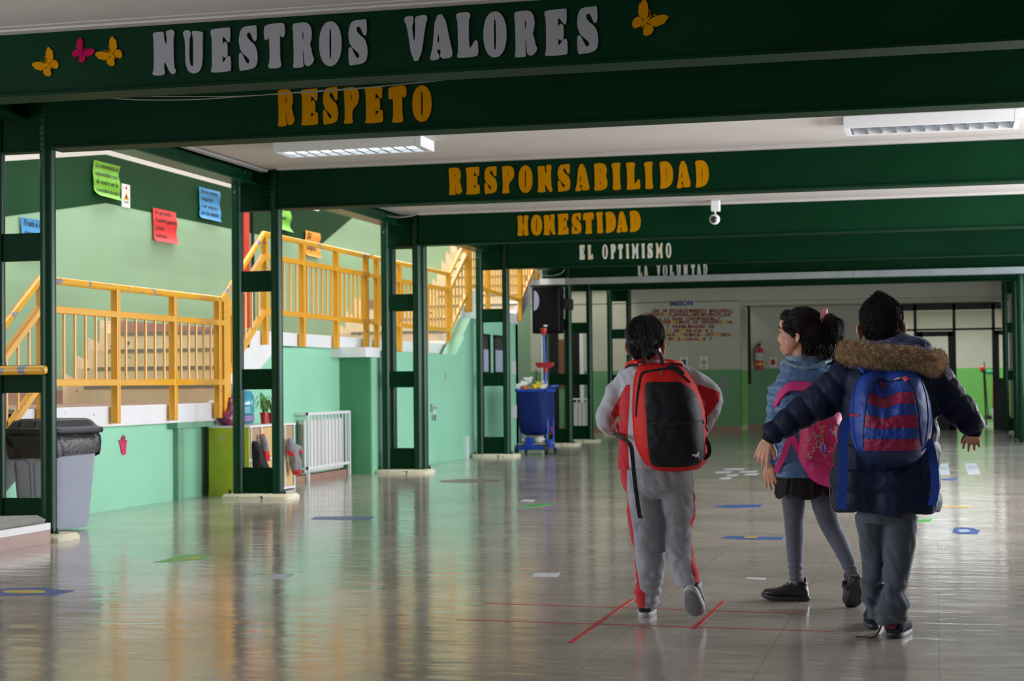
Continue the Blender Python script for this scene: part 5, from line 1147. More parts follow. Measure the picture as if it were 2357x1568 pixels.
def strap_mb(P, w, t, nrm):
    P = bez(P, 6); rings = []; N = len(P)
    for i, p in enumerate(P):
        d = (P[min(i+1, N-1)]-P[max(i-1, 0)]).normalized(); n_ = V(nrm(p) if callable(nrm) else nrm); n_ = (n_-d*n_.dot(d)).normalized(); s_ = d.cross(n_)
        rings.append([p+s_*w/2+n_*t/2, p-s_*w/2+n_*t/2, p-s_*w/2-n_*t/2, p+s_*w/2-n_*t/2])
    return MB().loft(rings)
def hring(c, rx, ry, n=24, p=2.4, tilt=0.0):
    return [V((c.x+x, c.y+y, c.z+tilt*x)) for x, y in ellp(0, 0, rx, ry, n, p)]
def inpoly(x, y, poly):
    c = False; j = len(poly)-1
    for i in range(len(poly)):
        xi, yi = poly[i]; xj, yj = poly[j]
        if (yi > y) != (yj > y) and x < (xj-xi)*(y-yi)/(yj-yi)+xi: c = not c
        j = i
    return c
def mkpx(sc, ox, oy):
    f_ = lambda x, y: (ox+x*sc, oy+y*sc)
    f_.inv = lambda P: ((pr(P)[0]-ox)/sc, (pr(P)[1]-oy)/sc)
    return f_
c1 = mkpx(.47836, 1300, 700); c3 = mkpx(.35067, 1700, 650); c4 = mkpx(.28703, 1700, 1050)
def sdpoly(x, y, polys):
    best = -1e9
    for poly in polys:
        d = 1e9; n = len(poly)
        for i in range(n):
            ax, ay = poly[i]; bx_, by_ = poly[(i+1) % n]; ex, ey = bx_-ax, by_-ay
            t = max(0, min(1, ((x-ax)*ex+(y-ay)*ey)/(ex*ex+ey*ey+1e-9))); d = min(d, math.hypot(x-ax-ex*t, y-ay-ey*t))
        best = max(best, d if inpoly(x, y, poly) else -d)
    return best
def masked(o, base, other, fn, name):
    "second colour of fabric sewn in where fn > 0"
    at = o.data.attributes.new('panel', 'FLOAT', 'POINT'); org = ORG(o)
    for v, a in zip(o.data.vertices, at.data): a.value = max(-30, min(30, fn(v.co+org)))
    m = base.copy(); m.name = name; nt = m.node_tree; b = nt.nodes['Principled BSDF']; L = nt.links.new
    at_ = nt.nodes.new('ShaderNodeAttribute'); at_.attribute_name = 'panel'
    g = nt.nodes.new('ShaderNodeMath'); g.operation = 'GREATER_THAN'; g.inputs[1].default_value = 0; L(at_.outputs['Fac'], g.inputs[0])
    mx = nt.nodes.new('ShaderNodeMix'); mx.data_type = 'RGBA'; L(g.outputs[0], mx.inputs[0])
    if b.inputs['Base Color'].links: L(b.inputs['Base Color'].links[0].from_socket, mx.inputs[6])
    else: mx.inputs[6].default_value = b.inputs['Base Color'].default_value
    mx.inputs[7].default_value = other.node_tree.nodes['Principled BSDF'].inputs['Base Color'].default_value
    L(mx.outputs[2], b.inputs['Base Color']); o.data.materials[0] = m
def clothfold(p, n_, seed=0, a=0.006, sx=14, sz=7, diag=0.6):
    q = V(((p.x+diag*p.z)*sx+seed, p.y*sx, p.z*sz)); r_ = noise.noise(q)
    return a*(r_+0.45*abs(noise.noise(q*2.1+V((5, 1, 2))))*2-0.3)
BLACKHAIR = mat('black_hair', (0.005, 0.005, 0.007), 0.52, bump=0.3, bscale=120, spec=0.5, stretch=(1, 1, 0.15))
BROWNHAIR = mat('dark_brown_hair', (0.011, 0.006, 0.0055), 0.6, bump=0.3, bscale=120, spec=0.3, stretch=(1, 1, 0.2))
DARKHAIR = mat('dark_short_hair', (0.010, 0.008, 0.010), 0.75, bump=0.3, bscale=150, spec=0.2)
# ------------------------------------------------------------------ first boy: grey and red tracksuit
Y1 = 7.24
def A(x, y, dy=0.0): return ony(Y1+dy, *c1(x, y))
MC = 0.000878
hc = A(390, 193, -0.01); Rh = frame((0.10, 1, -0.10))
boy = thing('tmp', (0, 0, 0), None, None) if False else None
bp1 = A(440, 1500); bp1.z = 0
HG = mat('heather_grey_fleece', sr(186, 189, 198), 0.92, var=0.10, vscale=220, bump=0.15, bscale=300, sheen=0.35)
HGT = mat('heather_grey_trousers', sr(158, 164, 174), 0.92, var=0.10, vscale=220, bump=0.15, bscale=300, sheen=0.3)
RED1 = mat('red_track_fabric', (0.55, 0.012, 0.022), 0.75, bump=0.1, bscale=200, sheen=0.2)
mb = MB(); head_mb(mb, hc, Rh, 1.0, A(405, 300, 0.0))
mb.tube([A(410, 290), A(420, 400), A(435, 600), A(440, 820)], [(.055, .05), (.08, .10), (.085, .11), (.09, .12)], 20, nrm=(0, 1, 0))
hand_l, hand_r = A(258, 606, 0.11), A(652, 612, 0.12)
for S, E1, Hn in ((A(335, 370), A(200, 545, 0.02), hand_l), (A(520, 365), A(700, 480, 0.02), hand_r)):
    mb.tube([S, S.lerp(E1, .5), E1, E1.lerp(Hn, .5), Hn], [.036, .030, .026, .024, .019], 14)
hand_mb(mb, hand_l, (0.75, 0.65, 0.15), (0.6, -1, 0), (0, 0.3, 1), 0.115, 1.2); hand_mb(mb, hand_r, (-0.75, 0.55, 0.15), (-0.3, -1, 0), (0, 0.3, 1), 0.115, 1.2)
mb.tube([A(390, 860), A(400, 1150, 0.02), A(395, 1440, 0.0)], [.055, .038, .026], 14).tube([A(520, 860), A(545, 1140, 0.03), A(595, 1350, -0.04)], [.055, .038, .026], 14)
boy1 = organic('person', mb, SKIN, None, 0.0042, 4, loc=bp1, label='boy with short black hair in grey and red tracksuit, walking away wearing red backpack', cat='person')
eyes(boy1, hc, Rh, 1.0)
def boyhair(parent, c, R, s, m, name, seed, tuft=False, low=-0.052):
    P = lambda x, y, z: V(c)+R@V((x*s, y*s, z*s)); mb = MB()
    e = lambda p, r: mb.ell(P(*p), tuple(k*s for k in r), R, 24, 16)
    e((0, -.014, .040), (.078, .090, .078)); e((0, -.042, -.006), (.066, .056, .060)); e((0, -.048, low+.012), (.046, .038, .032)); e((0, .045, .072), (.055, .040, .030))
    for k in (-1, 1): e((.063*k, .010, .030), (.011, .032, .028))
    h = organic(name, mb, m, parent, 0.005, 4, lambda p, n_: 0.003*noise.noise(V((p.x*40, p.y*40, p.z*9))))
    crown = P(0.01, -.03, .11)
    strands(h, 'hair_strands', h, m, 7000, 0.026 if not tuft else 0.013, 0.0010, lambda p, n_: (p-crown)+V((0, 0, -0.05)), seed, 0.05 if not tuft else 0.14)
    if tuft:
        rr = random.Random(3); t = MB()
        for k in range(160):
            ax_, ay_ = rr.gauss(-.008, .018), rr.gauss(-.03, .018); a = V((ax_, ay_, .038+.077*math.sqrt(max(0.05, 1-(ax_/.078)**2-((ay_+.014)/.09)**2)))); q = P(*a); d = V((rr.gauss(.25, .45)+ax_*12, rr.uniform(-.6, .3), 1)).normalized(); l_ = rr.uniform(.35, 1.15)*(1.1-min(.7, abs(ax_+.008)*18))
            t.tube([q, q+d*.016*l_, q+d*.026*l_+V((.004*l_, 0, -.002))], [.0022, .0015, .0003], 4)
        put('tuft', t, m, h, smooth=True, kind='stuff')
    return h
boyhair(boy1, hc, Rh, 1.04, BLACKHAIR, 'hair', 1)
# jacket
def tors(mb, rows, A_, k, tilt=0.0, n=28, p=2.5):
    mb.loft([hring(A_(r[0], r[1], r[4] if len(r) > 4 else 0), r[2]*k, r[3], n, p, tilt) for r in rows])
mb = MB()
tors(mb, [(405,262,62,.060,0),(408,290,84,.072,0),(412,315,128,.082,0),(415,360,158,.098,0),(425,450,165,.108,0),(432,560,168,.112,0),(438,660,178,.118,0),(440,740,184,.122,0),(442,792,180,.120,0)], A, MC)
arms1 = [([A(325, 352), A(250, 430, 0.0), A(205, 530, 0.015), A(203, 575, 0.03), A(228, 592, 0.06), A(262, 600, 0.11)], [.056, .052, .047, .044, .040, .036]),
         ([A(535, 345), A(635, 378, 0.0), A(702, 432, 0.015), A(708, 490, 0.03), A(680, 560, 0.06), A(655, 610, 0.11)], [.056, .050, .046, .044, .040, .036])]
for pts, r in arms1: mb.tube(bez(pts, 5), [x for a, b in zip(r[:-1], r[1:]) for x in [a+(b-a)*t/5 for t in range(5)]]+[r[-1]], 18)
REDJ = [[(296,388),(316,388),(303,640),(312,830),(236,830),(236,690),(252,610),(240,555),(222,528),(262,450)], [(640,384),(748,424),(742,470),(690,540),(660,540)], [(296,290),(330,225),(470,222),(480,252),(400,248),(345,266),(318,292)], [(600,790),(640,740),(640,830),(600,830)]]
def jcol(p, n_):
    x, y = c1.inv(p); return 1 if any(inpoly(x, y, q) for q in REDJ) else 0
def jdisp(p, n_):
    x, y = c1.inv(p); a = 0.009 if y > 300 else 0.002
    hem = 0.010*max(0, 1-abs(y-785)/14) if y > 770 else 0
    return clothfold(p, n_, 3, a, 13, 9, 0.8)+hem*0.6
jk = organic('jacket', mb, HG, boy1, 0.0062, 4, jdisp)
masked(jk, HG, RED1, lambda p: sdpoly(*c1.inv(p), REDJ), 'grey_and_red_fleece')
put('collar', MB().loft([[V((q.x, q.y, q.z+0.14*(-(q.y-Y1)))) for q in hring(A(x, y, -0.005), hw*MC, dep, 28, 2.2)] for x, y, hw, dep in ((405,272,72,.066),(402,250,70,.064),(400,236,67,.061),(400,238,60,.055),(402,262,60,.055))]), RED1, boy1, smooth=True)
# trousers
mb = MB()
tors(mb, [(446,770,176,.112,0),(446,830,174,.115,0),(446,890,168,.108,0),(446,930,140,.085,0.01)], A, MC)
legL = [(378,910,.074,.09,0),(384,1000,.076,.088,.01),(392,1080,.071,.082,.02),(400,1160,.064,.075,.02),(406,1240,.060,.068,.015),(405,1320,.058,.064,.005),(402,1390,.058,.062,0),(394,1440,.053,.060,0),(393,1462,.050,.056,0)]
legR = [(532,900,.074,.09,0),(546,1000,.070,.086,.02),(548,1070,.063,.078,.04),(546,1140,.062,.074,.04),(556,1210,.062,.070,.01),(570,1270,.062,.064,-.03),(588,1320,.059,.060,-.05),(600,1362,.052,.056,-.06)]
for lg in (legL, legR): mb.loft([hring(A(x, y, dy), rx, ry, 22, 2.2) for x, y, rx, ry, dy in lg])
REDT = [[(258,780),(300,780),(299,900),(330,1100),(337,1210),(362,1370),(388,1395),(382,1480),(325,1480),(330,1380),(346,1335),(318,1212),(285,1150)], [(614,845),(640,845),(640,1010),(624,1080),(645,1240),(672,1290),(668,1370),(630,1352),(606,1262),(613,1090),(600,1050),(622,1005)]]
tk = organic('trousers', mb, HGT, boy1, 0.0062, 3, lambda p, n_: clothfold(p, n_, 9, 0.011, 9, 9, 0.6)-(0.004 if p.z < 0.16 else 0)*math.sin(p.z*160))
masked(tk, HGT, RED1, lambda p: sdpoly(*c1.inv(p), REDT), 'grey_and_red_trousers')
SOLEW = mat('white_sole', sr(176, 182, 188), 0.6); SHB = mat('black_trainer', (0.02, 0.022, 0.026), 0.5); SOLEG = mat('grey_sole', sr(120, 124, 134), 0.6, bump=0.3, bscale=60)
hl = A(386, 1522, -0.02); hl.z = 0.0
s1 = shoe(boy1, 'shoe', hl, (-0.10, 1, 0.0), (0, 0, 1), 0.205, 0.088, SHB, SOLEW, laces=SOLEW)
put('heel_tab', MB().ell(hl+V((0, -0.006, 0.065)), (.012, .006, .02)), SOLEW, s1, smooth=True)
# raised foot: toe on the floor, sole turned to the viewer
he = A(600, 1372, -0.125); toe = A(628, 1494, -0.06); dd = (toe-he).normalized()
s2 = shoe(boy1, 'shoe', he, dd, (0.08, 1, 0.35), 0.150, 0.096, SHB, SOLEW, laces=SOLEW)
_u = V((0.08, 1, 0.35)); _u = (_u-dd*_u.dot(dd)).normalized(); _s = dd.cross(_u)
put('sole_tread', MB().loft([[he+dd*(0.075+0.068*math.cos(t)*q)+_s*(0.033*(1.0+0.12*math.cos(t))*math.sin(t)*q)-_u*z for t in [k*2*math.pi/28 for k in range(28)]] for z, q in ((-0.003, 1.0), (0.003, 0.98), (0.005, 0.9))]), SOLEG, s2, smooth=True)
# ------------------------------------------------------------------ red and black backpack
RBAG = mat('red_bag_fabric', (0.66, 0.012, 0.010), 0.6, spec=0.3, bump=0.06, bscale=350); BBAG = mat('black_bag_fabric', (0.006, 0.008, 0.014), 0.55, spec=0.3, bump=0.05, bscale=350); STRAPB = mat('black_webbing', (0.006, 0.006, 0.007), 0.6, bump=0.2, bscale=300)
o1 = A(510, 800, -0.15)
bg1 = thing('backpack', (o1.x, o1.y, o1.z), 'red backpack with a black front pocket worn by the boy in the tracksuit', 'backpack')
B1 = Bag(c1, Y1-0.095, [(282,395,515),(290,368,542),(305,352,566),(330,341,592),(380,331,626),(450,327,656),(530,327,676),(600,330,683),(680,344,688),(720,360,690),(760,386,680),(785,410,655),(798,432,632),(806,470,560)], 0.155, wr=0.003, seed=2)
B1.shell('shell', RBAG, bg1)
B1.panel('front_pocket', [(374,430,552),(380,410,580),(400,401,612),(430,401,640),(480,405,663),(530,411,674),(569,414,677)], BBAG, bg1, 0.004)
B1.panel('front_pocket', [(566,415,677),(600,416,679),(680,420,683),(730,422,681),(755,425,670),(772,431,645),(781,460,575)], BBAG, bg1, 0.007)
B1.line('pocket_zip', [(416,562),(470,572),(540,576),(600,571),(674,560)], 0.0045, STRAPB, bg1, 0.008)
B1.line('main_zip', [(362,540),(366,470),(374,400),(381,348),(396,329),(440,321),(500,313),(540,322),(575,345),(610,378)], 0.0062, STRAPB, bg1, 0.003)
B1.line('open_zip', [(500,312),(530,305),(555,318),(578,342)], 0.012, BLACKP, bg1, 0.002)
for x, y in ((478, 322), (672, 556)):
    B1.line('zip_pull', [(x, y), (x+2, y+10), (x+3, y+22)], 0.0035, mat('zip_metal', (0.25, 0.2, 0.2), 0.4, 0.7), bg1, 0.009)
B1.line('side_cord', [(676,530),(684,560),(680,590),(690,612)], 0.003, STRAPB, bg1, 0.006)
# leaping cat mark
cat = [(0,.52),(.12,.60),(.30,.60),(.45,.52),(.62,.62),(.78,.78),(.86,.88),(.92,1.0),(.96,.86),(.90,.70),(.92,.50),(.86,.36),(.92,.16),(.88,.0),(.80,.02),(.82,.16),(.70,.30),(.58,.30),(.62,.18),(.56,.10),(.40,.20),(.34,.34),(.22,.36),(.10,.30),(.04,.36),(.14,.46)]
vs = [B1.P(630+33*x, 738-35*y, 0.0105) for x, y in cat]
put('leaping_cat_logo', MB().poly([(x, y) for x, y in cat], [], lambda x, y: B1.P(630+33*x, 738-35*y, 0.009), (0, -0.0015, 0)), mat('logo_white', sr(225, 228, 232), 0.5), bg1)
put('handle_loop', strap_mb([A(384, 292, -0.15), A(379, 255, -0.135), A(386, 228, -0.12), A(420, 224, -0.115), A(450, 234, -0.12), A(464, 258, -0.135), A(470, 290, -0.15)], 0.016, 0.004, (0, -1, 0.1)), STRAPB, bg1)
for pts in ([A(375, 285, -0.12), A(340, 283, -0.06), A(318, 305, 0.02), A(305, 360, 0.09)], [A(500, 283, -0.12), A(535, 288, -0.06), A(548, 315, 0.02), A(555, 370, 0.09)]):
    put('shoulder_strap', strap_mb([p+V((0, 0, 0.008)) for p in pts], 0.05, 0.012, lambda p: (0, -0.4, 1)), RBAG, bg1, bevel=0.003)
put('strap_edge', strap_mb([A(352, 293, -0.115), A(320, 296, -0.10), A(296, 303, -0.085)], 0.012, 0.006, (0, -0.5, 1)), STRAPB, bg1)
put('strap_edge', strap_mb([A(512, 284, -0.12), A(530, 284, -0.11), A(548, 292, -0.10), A(560, 300, -0.09)], 0.012, 0.006, (0, -0.5, 1)), STRAPB, bg1)
put('waist_strap', strap_mb([A(236, 618, -0.02), A(262, 638, -0.125), A(300, 660, -0.145), A(320, 690, -0.15), A(328, 760, -0.15), A(338, 860, -0.15), A(350, 950, -0.145), A(362, 1028, -0.14)], 0.017, 0.003, (0.1, -1, 0)), STRAPB, bg1)
put('strap_end', MB().box(A(352, 1032, -0.146), A(374, 1018, -0.136)), STRAPB, bg1)
put('waist_strap', strap_mb([A(672, 640, -0.12), A(692, 680, -0.13), A(695, 715, -0.13), A(680, 738, -0.13), A(664, 742, -0.14)], 0.017, 0.003, (0.3, -1, 0)), STRAPB, bg1)
B1.line('seam_piping', [(352,330),(343,400),(340,480),(342,580),(352,660),(372,720),(405,775)], 0.0022, RBAG, bg1, 0.003)
# ------------------------------------------------------------------ girl
Y2 = 7.74; MG = 0.000684
def B_(x, y, dy=0.0): return ony(Y2+dy, *c3(x, y))
def L_(x, y, dy=0.0): return ony(Y2+dy, *c4(x, y))
gc = ony(Y2, 1838, 765); Rg = frame((-1, 0.22, -0.02))
gb = L_(520, 1180); gb.z = 0
PUF = mat('blue_puffer_nylon', sr(84, 128, 176), 0.42, var=0.05, vscale=5, bump=0.2, bscale=60, sheen=0.2); PUF2 = mat('blue_puffer_lining', sr(120, 150, 180), 0.35, bump=0.3, bscale=40)
mb = MB(); head_mb(mb, gc, Rg, 1.02, B_(440, 560), 0.72, -0.012, -0.012)
mb.tube([B_(440, 560), B_(430, 700), B_(440, 950), B_(445, 1250), B_(445, 1330)], [(.055, .05), (.075, .09), (.075, .09), (.085, .10), (.08, .10)], 18, nrm=(0, 1, 0))
wl = B_(205, 1205, -0.03)
mb.tube([B_(275, 700), B_(262, 860, -0.02), B_(235, 1010, -0.02), wl], [.036, .030, .026, .018], 14)
hand_mb(mb, wl, (0.06, 0.0, -1), (0.45, 0.85, 0), (-0.85, 0.45, 0), 0.122, 0.30, 0.3)
wr_ = B_(640, 1010, 0.16); mb.tube([B_(600, 700), B_(650, 880, 0.02), wr_], [.036, .030, .018], 14); hand_mb(mb, wr_, (-0.3, 0.8, 0.1), (-1, 0, 0), (0, 0, 1), 0.125, 0.6)
legs_g = [[(432,200,.06,0),(432,290,.054,.0),(445,400,.052,.02),(447,520,.046,.05),(452,640,.043,.08),(453,760,.039,.10),(457,870,.033,.125),(460,965,.030,.14),(462,1010,.030,.14)],
          [(640,200,.06,0),(668,270,.058,0),(690,400,.055,0),(722,520,.048,0),(765,620,.042,-.02),(810,700,.040,-.05),(855,800,.035,-.09),(890,880,.031,-.115),(912,950,.029,-.13)]]
for lg in legs_g: mb.tube([L_(x, y, dy) for x, y, r, dy in lg], [r*0.85 for x, y, r, dy in lg], 14)
girl = organic('person', mb, SKIN, None, 0.0040, 5, loc=gb, label='girl with dark ponytail and blue puffer jacket, head turned left, wearing pink backpack', cat='person')
eyes(girl, gc, Rg, 1.02, True)
Pg = lambda x, y, z: gc+Rg@V((x*1.02, y*1.02, z*1.02))
put('lips', MB().tube([Pg(-.026, .070, -.051), Pg(-.013, .0855, -.0555), Pg(0, .0885, -.0560), Pg(.013, .0855, -.0555), Pg(.026, .070, -.051)], [.0015, .0030, .0035, .0030, .0015], 8).tube([Pg(-.026, .070, -.052), Pg(-.013, .084, -.0650), Pg(0, .0870, -.0670), Pg(.013, .084, -.0650), Pg(.026, .070, -.052)], [.0015, .0032, .0042, .0032, .0015], 8), mat('lip_tone', sr(176, 90, 84), 0.4), girl, smooth=True)
put('teeth', MB().tube([Pg(-.020, .076, -.0565), Pg(0, .0865, -.0610), Pg(.020, .076, -.0565)], [.001, .0042, .001], 8), mat('teeth_white', (0.7, 0.7, 0.66), 0.3), girl, smooth=True)
# hair: cap pulled back, ponytail with loose curls
mb = MB(); e = lambda p, r: mb.ell(Pg(*p), tuple(k*1.04 for k in r), Rg, 24, 16)
e((0, -.020, .036), (.077, .088, .073)); e((0, -.056, .004), (.074, .064, .068)); e((0, -.064, -.056), (.062, .056, .050)); e((.03, -.045, -.03), (.050, .045, .045)); e((0, .040, .068), (.052, .038, .030))
for k in (-1, 1): e((.062*k, -.038, -.010), (.016, .034, .045)); e((.063*k, .022, .026), (.013, .034, .032)); e((.066*k, .006, -.004), (.008, .014, .026))
gh = organic('hair', mb, BROWNHAIR, girl, 0.005, 4, lambda p, n_: 0.003*noise.noise(V((p.x*12, p.y*40, p.z*40))))
tie = Pg(0.0, -.098, .052)
strands(gh, 'hair_strands', gh, BROWNHAIR, 4200, 0.032, 0.0010, lambda p, n_: tie-p, 5, 0.02)
tail = [ony(Y2, *q) for q in ((1889, 735), (1904, 736), (1915, 750), (1920, 772), (1924, 795), (1928, 815), (1930, 838))]
tails = [tail, [p+V((0.012*math.sin(i), -0.02, -0.004*i)) for i, p in enumerate(tail)], [ony(Y2-0.02, *q) for q in ((1889, 738), (1898, 752), (1902, 775), (1908, 800), (1906, 818), (1900, 828))]]
mb = MB()
for t_ in tails[:2]: mb.tube(bez(t_, 4), [.018+.016*math.sin(i/24*math.pi*1.05) if i < 22 else .010 for i in range(25)], 12)
mb.tube(bez(tails[2], 4), [.014+.018*math.sin(i/20*math.pi) for i in range(21)], 12)
pt = organic('ponytail', mb, BROWNHAIR, gh, 0.006, 2, lambda p, n_: 0.006*noise.noise(V((p.x*35, p.y*35, p.z*14))))
strands(pt, 'ponytail_strands', pt, BROWNHAIR, 1800, 0.05, 0.0014, lambda p, n_: V((0.25*math.sin(p.z*60), 0.1, -1)), 8, 0.22)
rr = random.Random(11); mb = MB()
for k in range(60):
    a = ony(Y2-0.085+rr.uniform(-.02, .02), 1848+rr.uniform(0, 78), 802+rr.uniform(-10, 6)); P = [a]
    for j in range(4): a = a+V((0.007*math.sin(j*1.7+k), rr.uniform(-.004, .001), -0.012)); P.append(a)
    P = bez(P, 4); mb.tube(P, [.0030*(1-i/len(P))+.0004 for i in range(len(P))], 5)
put('loose_curls', mb, BROWNHAIR, gh, smooth=True, kind='stuff')
SCR = mat('pink_scrunchie', sr(236, 150, 160), 0.8, bump=0.5, bscale=60)
sc0 = ony(Y2-0.01, 1891, 731); mb = MB()
for k in range(22):
    t_ = k/22*2*math.pi; mb.ell(sc0+V((0.013*math.cos(t_)+0.004, 0.030*math.sin(t_), 0.034*math.cos(t_)-0.004)), (.013, .012, .013+0.004*math.sin(k*3)), None, 8, 6)
organic('scrunchie', mb, SCR, girl, 0.004, 1)
# puffer jacket
mb = MB()
tors(mb, [(440,560,120,.075,0),(430,610,165,.085,0),(428,660,196,.098,0),(430,740,208,.108,0),(435,850,206,.112,0),(440,980,202,.112,0),(446,1100,202,.116,0),(446,1210,204,.12,0),(446,1275,200,.118,0)], B_, MG)
for pts, r in (([B_(278, 690), B_(268, 780, -.01), B_(262, 880, -.02), B_(245, 990, -.02), B_(222, 1100, -.03), B_(207, 1185, -.03)], [.058, .056, .054, .050, .045, .036]), ([B_(600, 690), B_(650, 800, 0), B_(665, 900, .04), B_(650, 980, .12)], [.058, .054, .05, .04])):
    P = bez(pts, 5); n = len(P); mb.tube(P, [r[min(len(r)-1, int(i/5))]+(r[min(len(r)-1, int(i/5)+1)]-r[min(len(r)-1, int(i/5))])*(i % 5)/5 for i in range(n)], 18)
def quilt(step, a, seed=0, wr=0.003, z0=0.0):
    def f(p, n_):
        s_ = abs(math.sin(math.pi*(p.z-z0+0.010*noise.noise(V((p.x*5+seed, p.y*5, 0))))/step))
        return a*(s_**0.45-0.75)+wr*noise.noise(V((p.x*28+seed, p.y*28, p.z*16)))+wr*0.6*noise.noise(V((p.x*60, p.y*60, p.z*40)))
    return f
gj = organic('jacket', mb, PUF, girl, 0.0062, 3, quilt(0.050, 0.011, 2, 0.002))
mb = MB()
mb.ell(B_(455, 600, -0.060), (.122, .078, .048), Matrix.Rotation(0.12, 3, 'Y')).ell(B_(440, 560, -0.03), (.116, .085, .042)).ell(B_(490, 630, -0.085), (.080, .045, .038)).ell(B_(400, 590, -0.085), (.07, .05, .03))
hood = organic('hood', mb, PUF, gj, 0.006, 3, lambda p, n_: 0.008*noise.noise(V((p.x*16, p.y*16, p.z*24)))+0.003*noise.noise(V((p.x*50, p.y*50, p.z*50))))
put('hood_rim', MB().tube(bez([B_(290, 535, 0), B_(305, 520, -.065), B_(380, 555, -.115), B_(480, 560, -.13), B_(565, 525, -.10), B_(618, 500, -.03)], 6), [.010+0.002*math.sin(i*1.7) for i in range(31)], 10), PUF2, gj, smooth=True)
put('collar', MB().loft([hring(B_(x, y, -0.01), hw*MG, dep, 26, 2.2) for x, y, hw, dep in ((440,540,130,.085),(436,505,130,.083),(430,484,120,.078),(432,490,104,.068),(440,540,104,.066))]), PUF2, gj, smooth=True)
SK = mat('black_skirt', (0.006, 0.006, 0.008), 0.8, bump=0.2, bscale=100)
rings = []
for y, hw, dep in ((1240,180,.105),(1290,190,.112),(1350,203,.124),(1400,205,.132)):
    c = B_(446, y); rings.append([V((c.x+x*(1+.03*math.sin(k*2.6)), c.y+yy*(1+.03*math.sin(k*2.6)), c.z+(0.012*math.sin(k*0.7) if y == 1400 else 0))) for k, (x, yy) in enumerate(ellp(0, 0, hw*MG, dep, 56, 2.3))])
put('skirt', MB().loft(rings, cap=False), SK, girl, smooth=True)
put('shorts', MB().loft([hring(B_(446, y), hw*MG, dep, 24) for y, hw, dep in ((1260,170,.095),(1340,172,.1))]+[hring(B_(446, 1345), 100*MG, .06, 24)]), SK, girl, smooth=True)
TIGHT = mat('grey_tights', sr(92, 98, 116), 0.85, var=0.12, vscale=160, sheen=0.4)
mb = MB()
for lg in legs_g: mb.tube(bez([L_(x, y, dy) for x, y, r, dy in lg], 4), [lg[min(len(lg)-1, i//4)][2]+(lg[min(len(lg)-1, i//4+1)][2]-lg[min(len(lg)-1, i//4)][2])*(i % 4)/4 for i in range(4*(len(lg)-1)+1)], 18)
organic('tights', mb, TIGHT, girl, 0.006, 3, lambda p, n_: 0.0015*noise.noise(V((p.x*20, p.y*20, p.z*30)))+(0.0028*math.sin(p.z*210+noise.noise(p*20)*2) if p.z < 0.20 else 0))
SB = mat('black_school_shoe', (0.012, 0.013, 0.015), 0.42, bump=0.1, bscale=80); SBS = mat('black_rubber_sole', (0.018, 0.02, 0.024), 0.55)
hl = L_(566, 1176, 0.14); hl.z = 0.0
gs = shoe(girl, 'shoe', hl, (-1, 0.10, 0), (0, 0, 1), 0.212, 0.085, SB, SBS)
put('pull_tab', MB().box(hl+V((-0.022, -0.006, 0.088)), hl+V((-0.012, 0.006, 0.108))), SB, gs, bevel=0.003)
he = L_(968, 985, -0.10); toe = L_(925, 1205, -0.05)
gs = shoe(girl, 'shoe', he, (toe-he), (-0.55, 1, 0.3), 0.155, 0.088, SB, SBS)
put('strap', MB().tube([L_(852, 1010, -.10), L_(850, 1050, -.12), L_(880, 1060, -.15)], .012, 8), SB, gs, smooth=True)
# pink backpack
PINK = mat('pink_bag_fabric', (0.80, 0.035, 0.26), 0.5, var=0.05, vscale=6, bump=0.12, bscale=200)
def printmat():
    m = mat('pink_printed_fabric', (0.68, 0.022, 0.10), 0.5); nt = m.node_tree; b = nt.nodes['Principled BSDF']; L = nt.links.new
    tc = nt.nodes.new('ShaderNodeTexCoord'); last = None
    base = nt.nodes.new('ShaderNodeRGB'); base.outputs[0].default_value = (0.80, 0.035, 0.20, 1); last = base.outputs[0]
    for sc_, th, col, off in ((38, 0.17, (0.75, 0.30, 0.03), 0), (33, 0.16, (0.12, 0.20, 0.45), 3.3), (27, 0.14, (0.55, 0.50, 0.55), 7.7), (45, 0.15, (0.25, 0.04, 0.25), 12)):
        mp = nt.nodes.new('ShaderNodeMapping'); mp.inputs['Location'].default_value = (off, off*.7, off*.3); mp.inputs['Scale'].default_value = (1, 0.4, 1.5); L(tc.outputs['Object'], mp.inputs[0])
        v = nt.nodes.new('ShaderNodeTexVoronoi'); v.inputs['Scale'].default_value = sc_; L(mp.outputs[0], v.inputs['Vector'])
        lt = nt.nodes.new('ShaderNodeMath'); lt.operation = 'LESS_THAN'; lt.inputs[1].default_value = th; L(v.outputs['Distance'], lt.inputs[0])
        mx = nt.nodes.new('ShaderNodeMix'); mx.data_type = 'RGBA'; L(lt.outputs[0], mx.inputs[0]); L(last, mx.inputs[6]); mx.inputs[7].default_value = col+(1,); last = mx.outputs[2]
    L(last, b.inputs['Base Color']); return m
PRN = printmat()
o2 = B_(560, 1340, -0.15)
bg2 = thing('backpack', (o2.x, o2.y, o2.z), 'pink backpack with small unicorn print hanging low on the girl', 'backpack')
B2 = Bag(c3, Y2-0.10, [(690,470,600),(710,440,640),(760,415,680),(840,405,700),(920,402,710),(1000,402,712),(1080,396,712),(1140,392,712),(1190,410,710),(1240,440,706),(1285,468,696),(1320,515,680),(1340,570,664),(1348,605,640)], 0.16, wr=0.008, seed=6)
B2.shell('shell', PRN, bg2)
B2.panel('lower_panel', [(1138,393,420),(1165,399,500),(1190,409,575),(1215,424,592),(1250,446,600),(1290,470,606),(1320,515,612),(1338,568,616)], PINK, bg2, 0.004)
B2.panel('top_panel', [(694,470,598),(712,440,636),(740,428,655)], PINK, bg2, 0.003)
B2.line('piping', [(396,1135),(450,1152),(520,1178),(585,1200),(603,1260),(618,1338)], 0.003, PINK, bg2, 0.005)
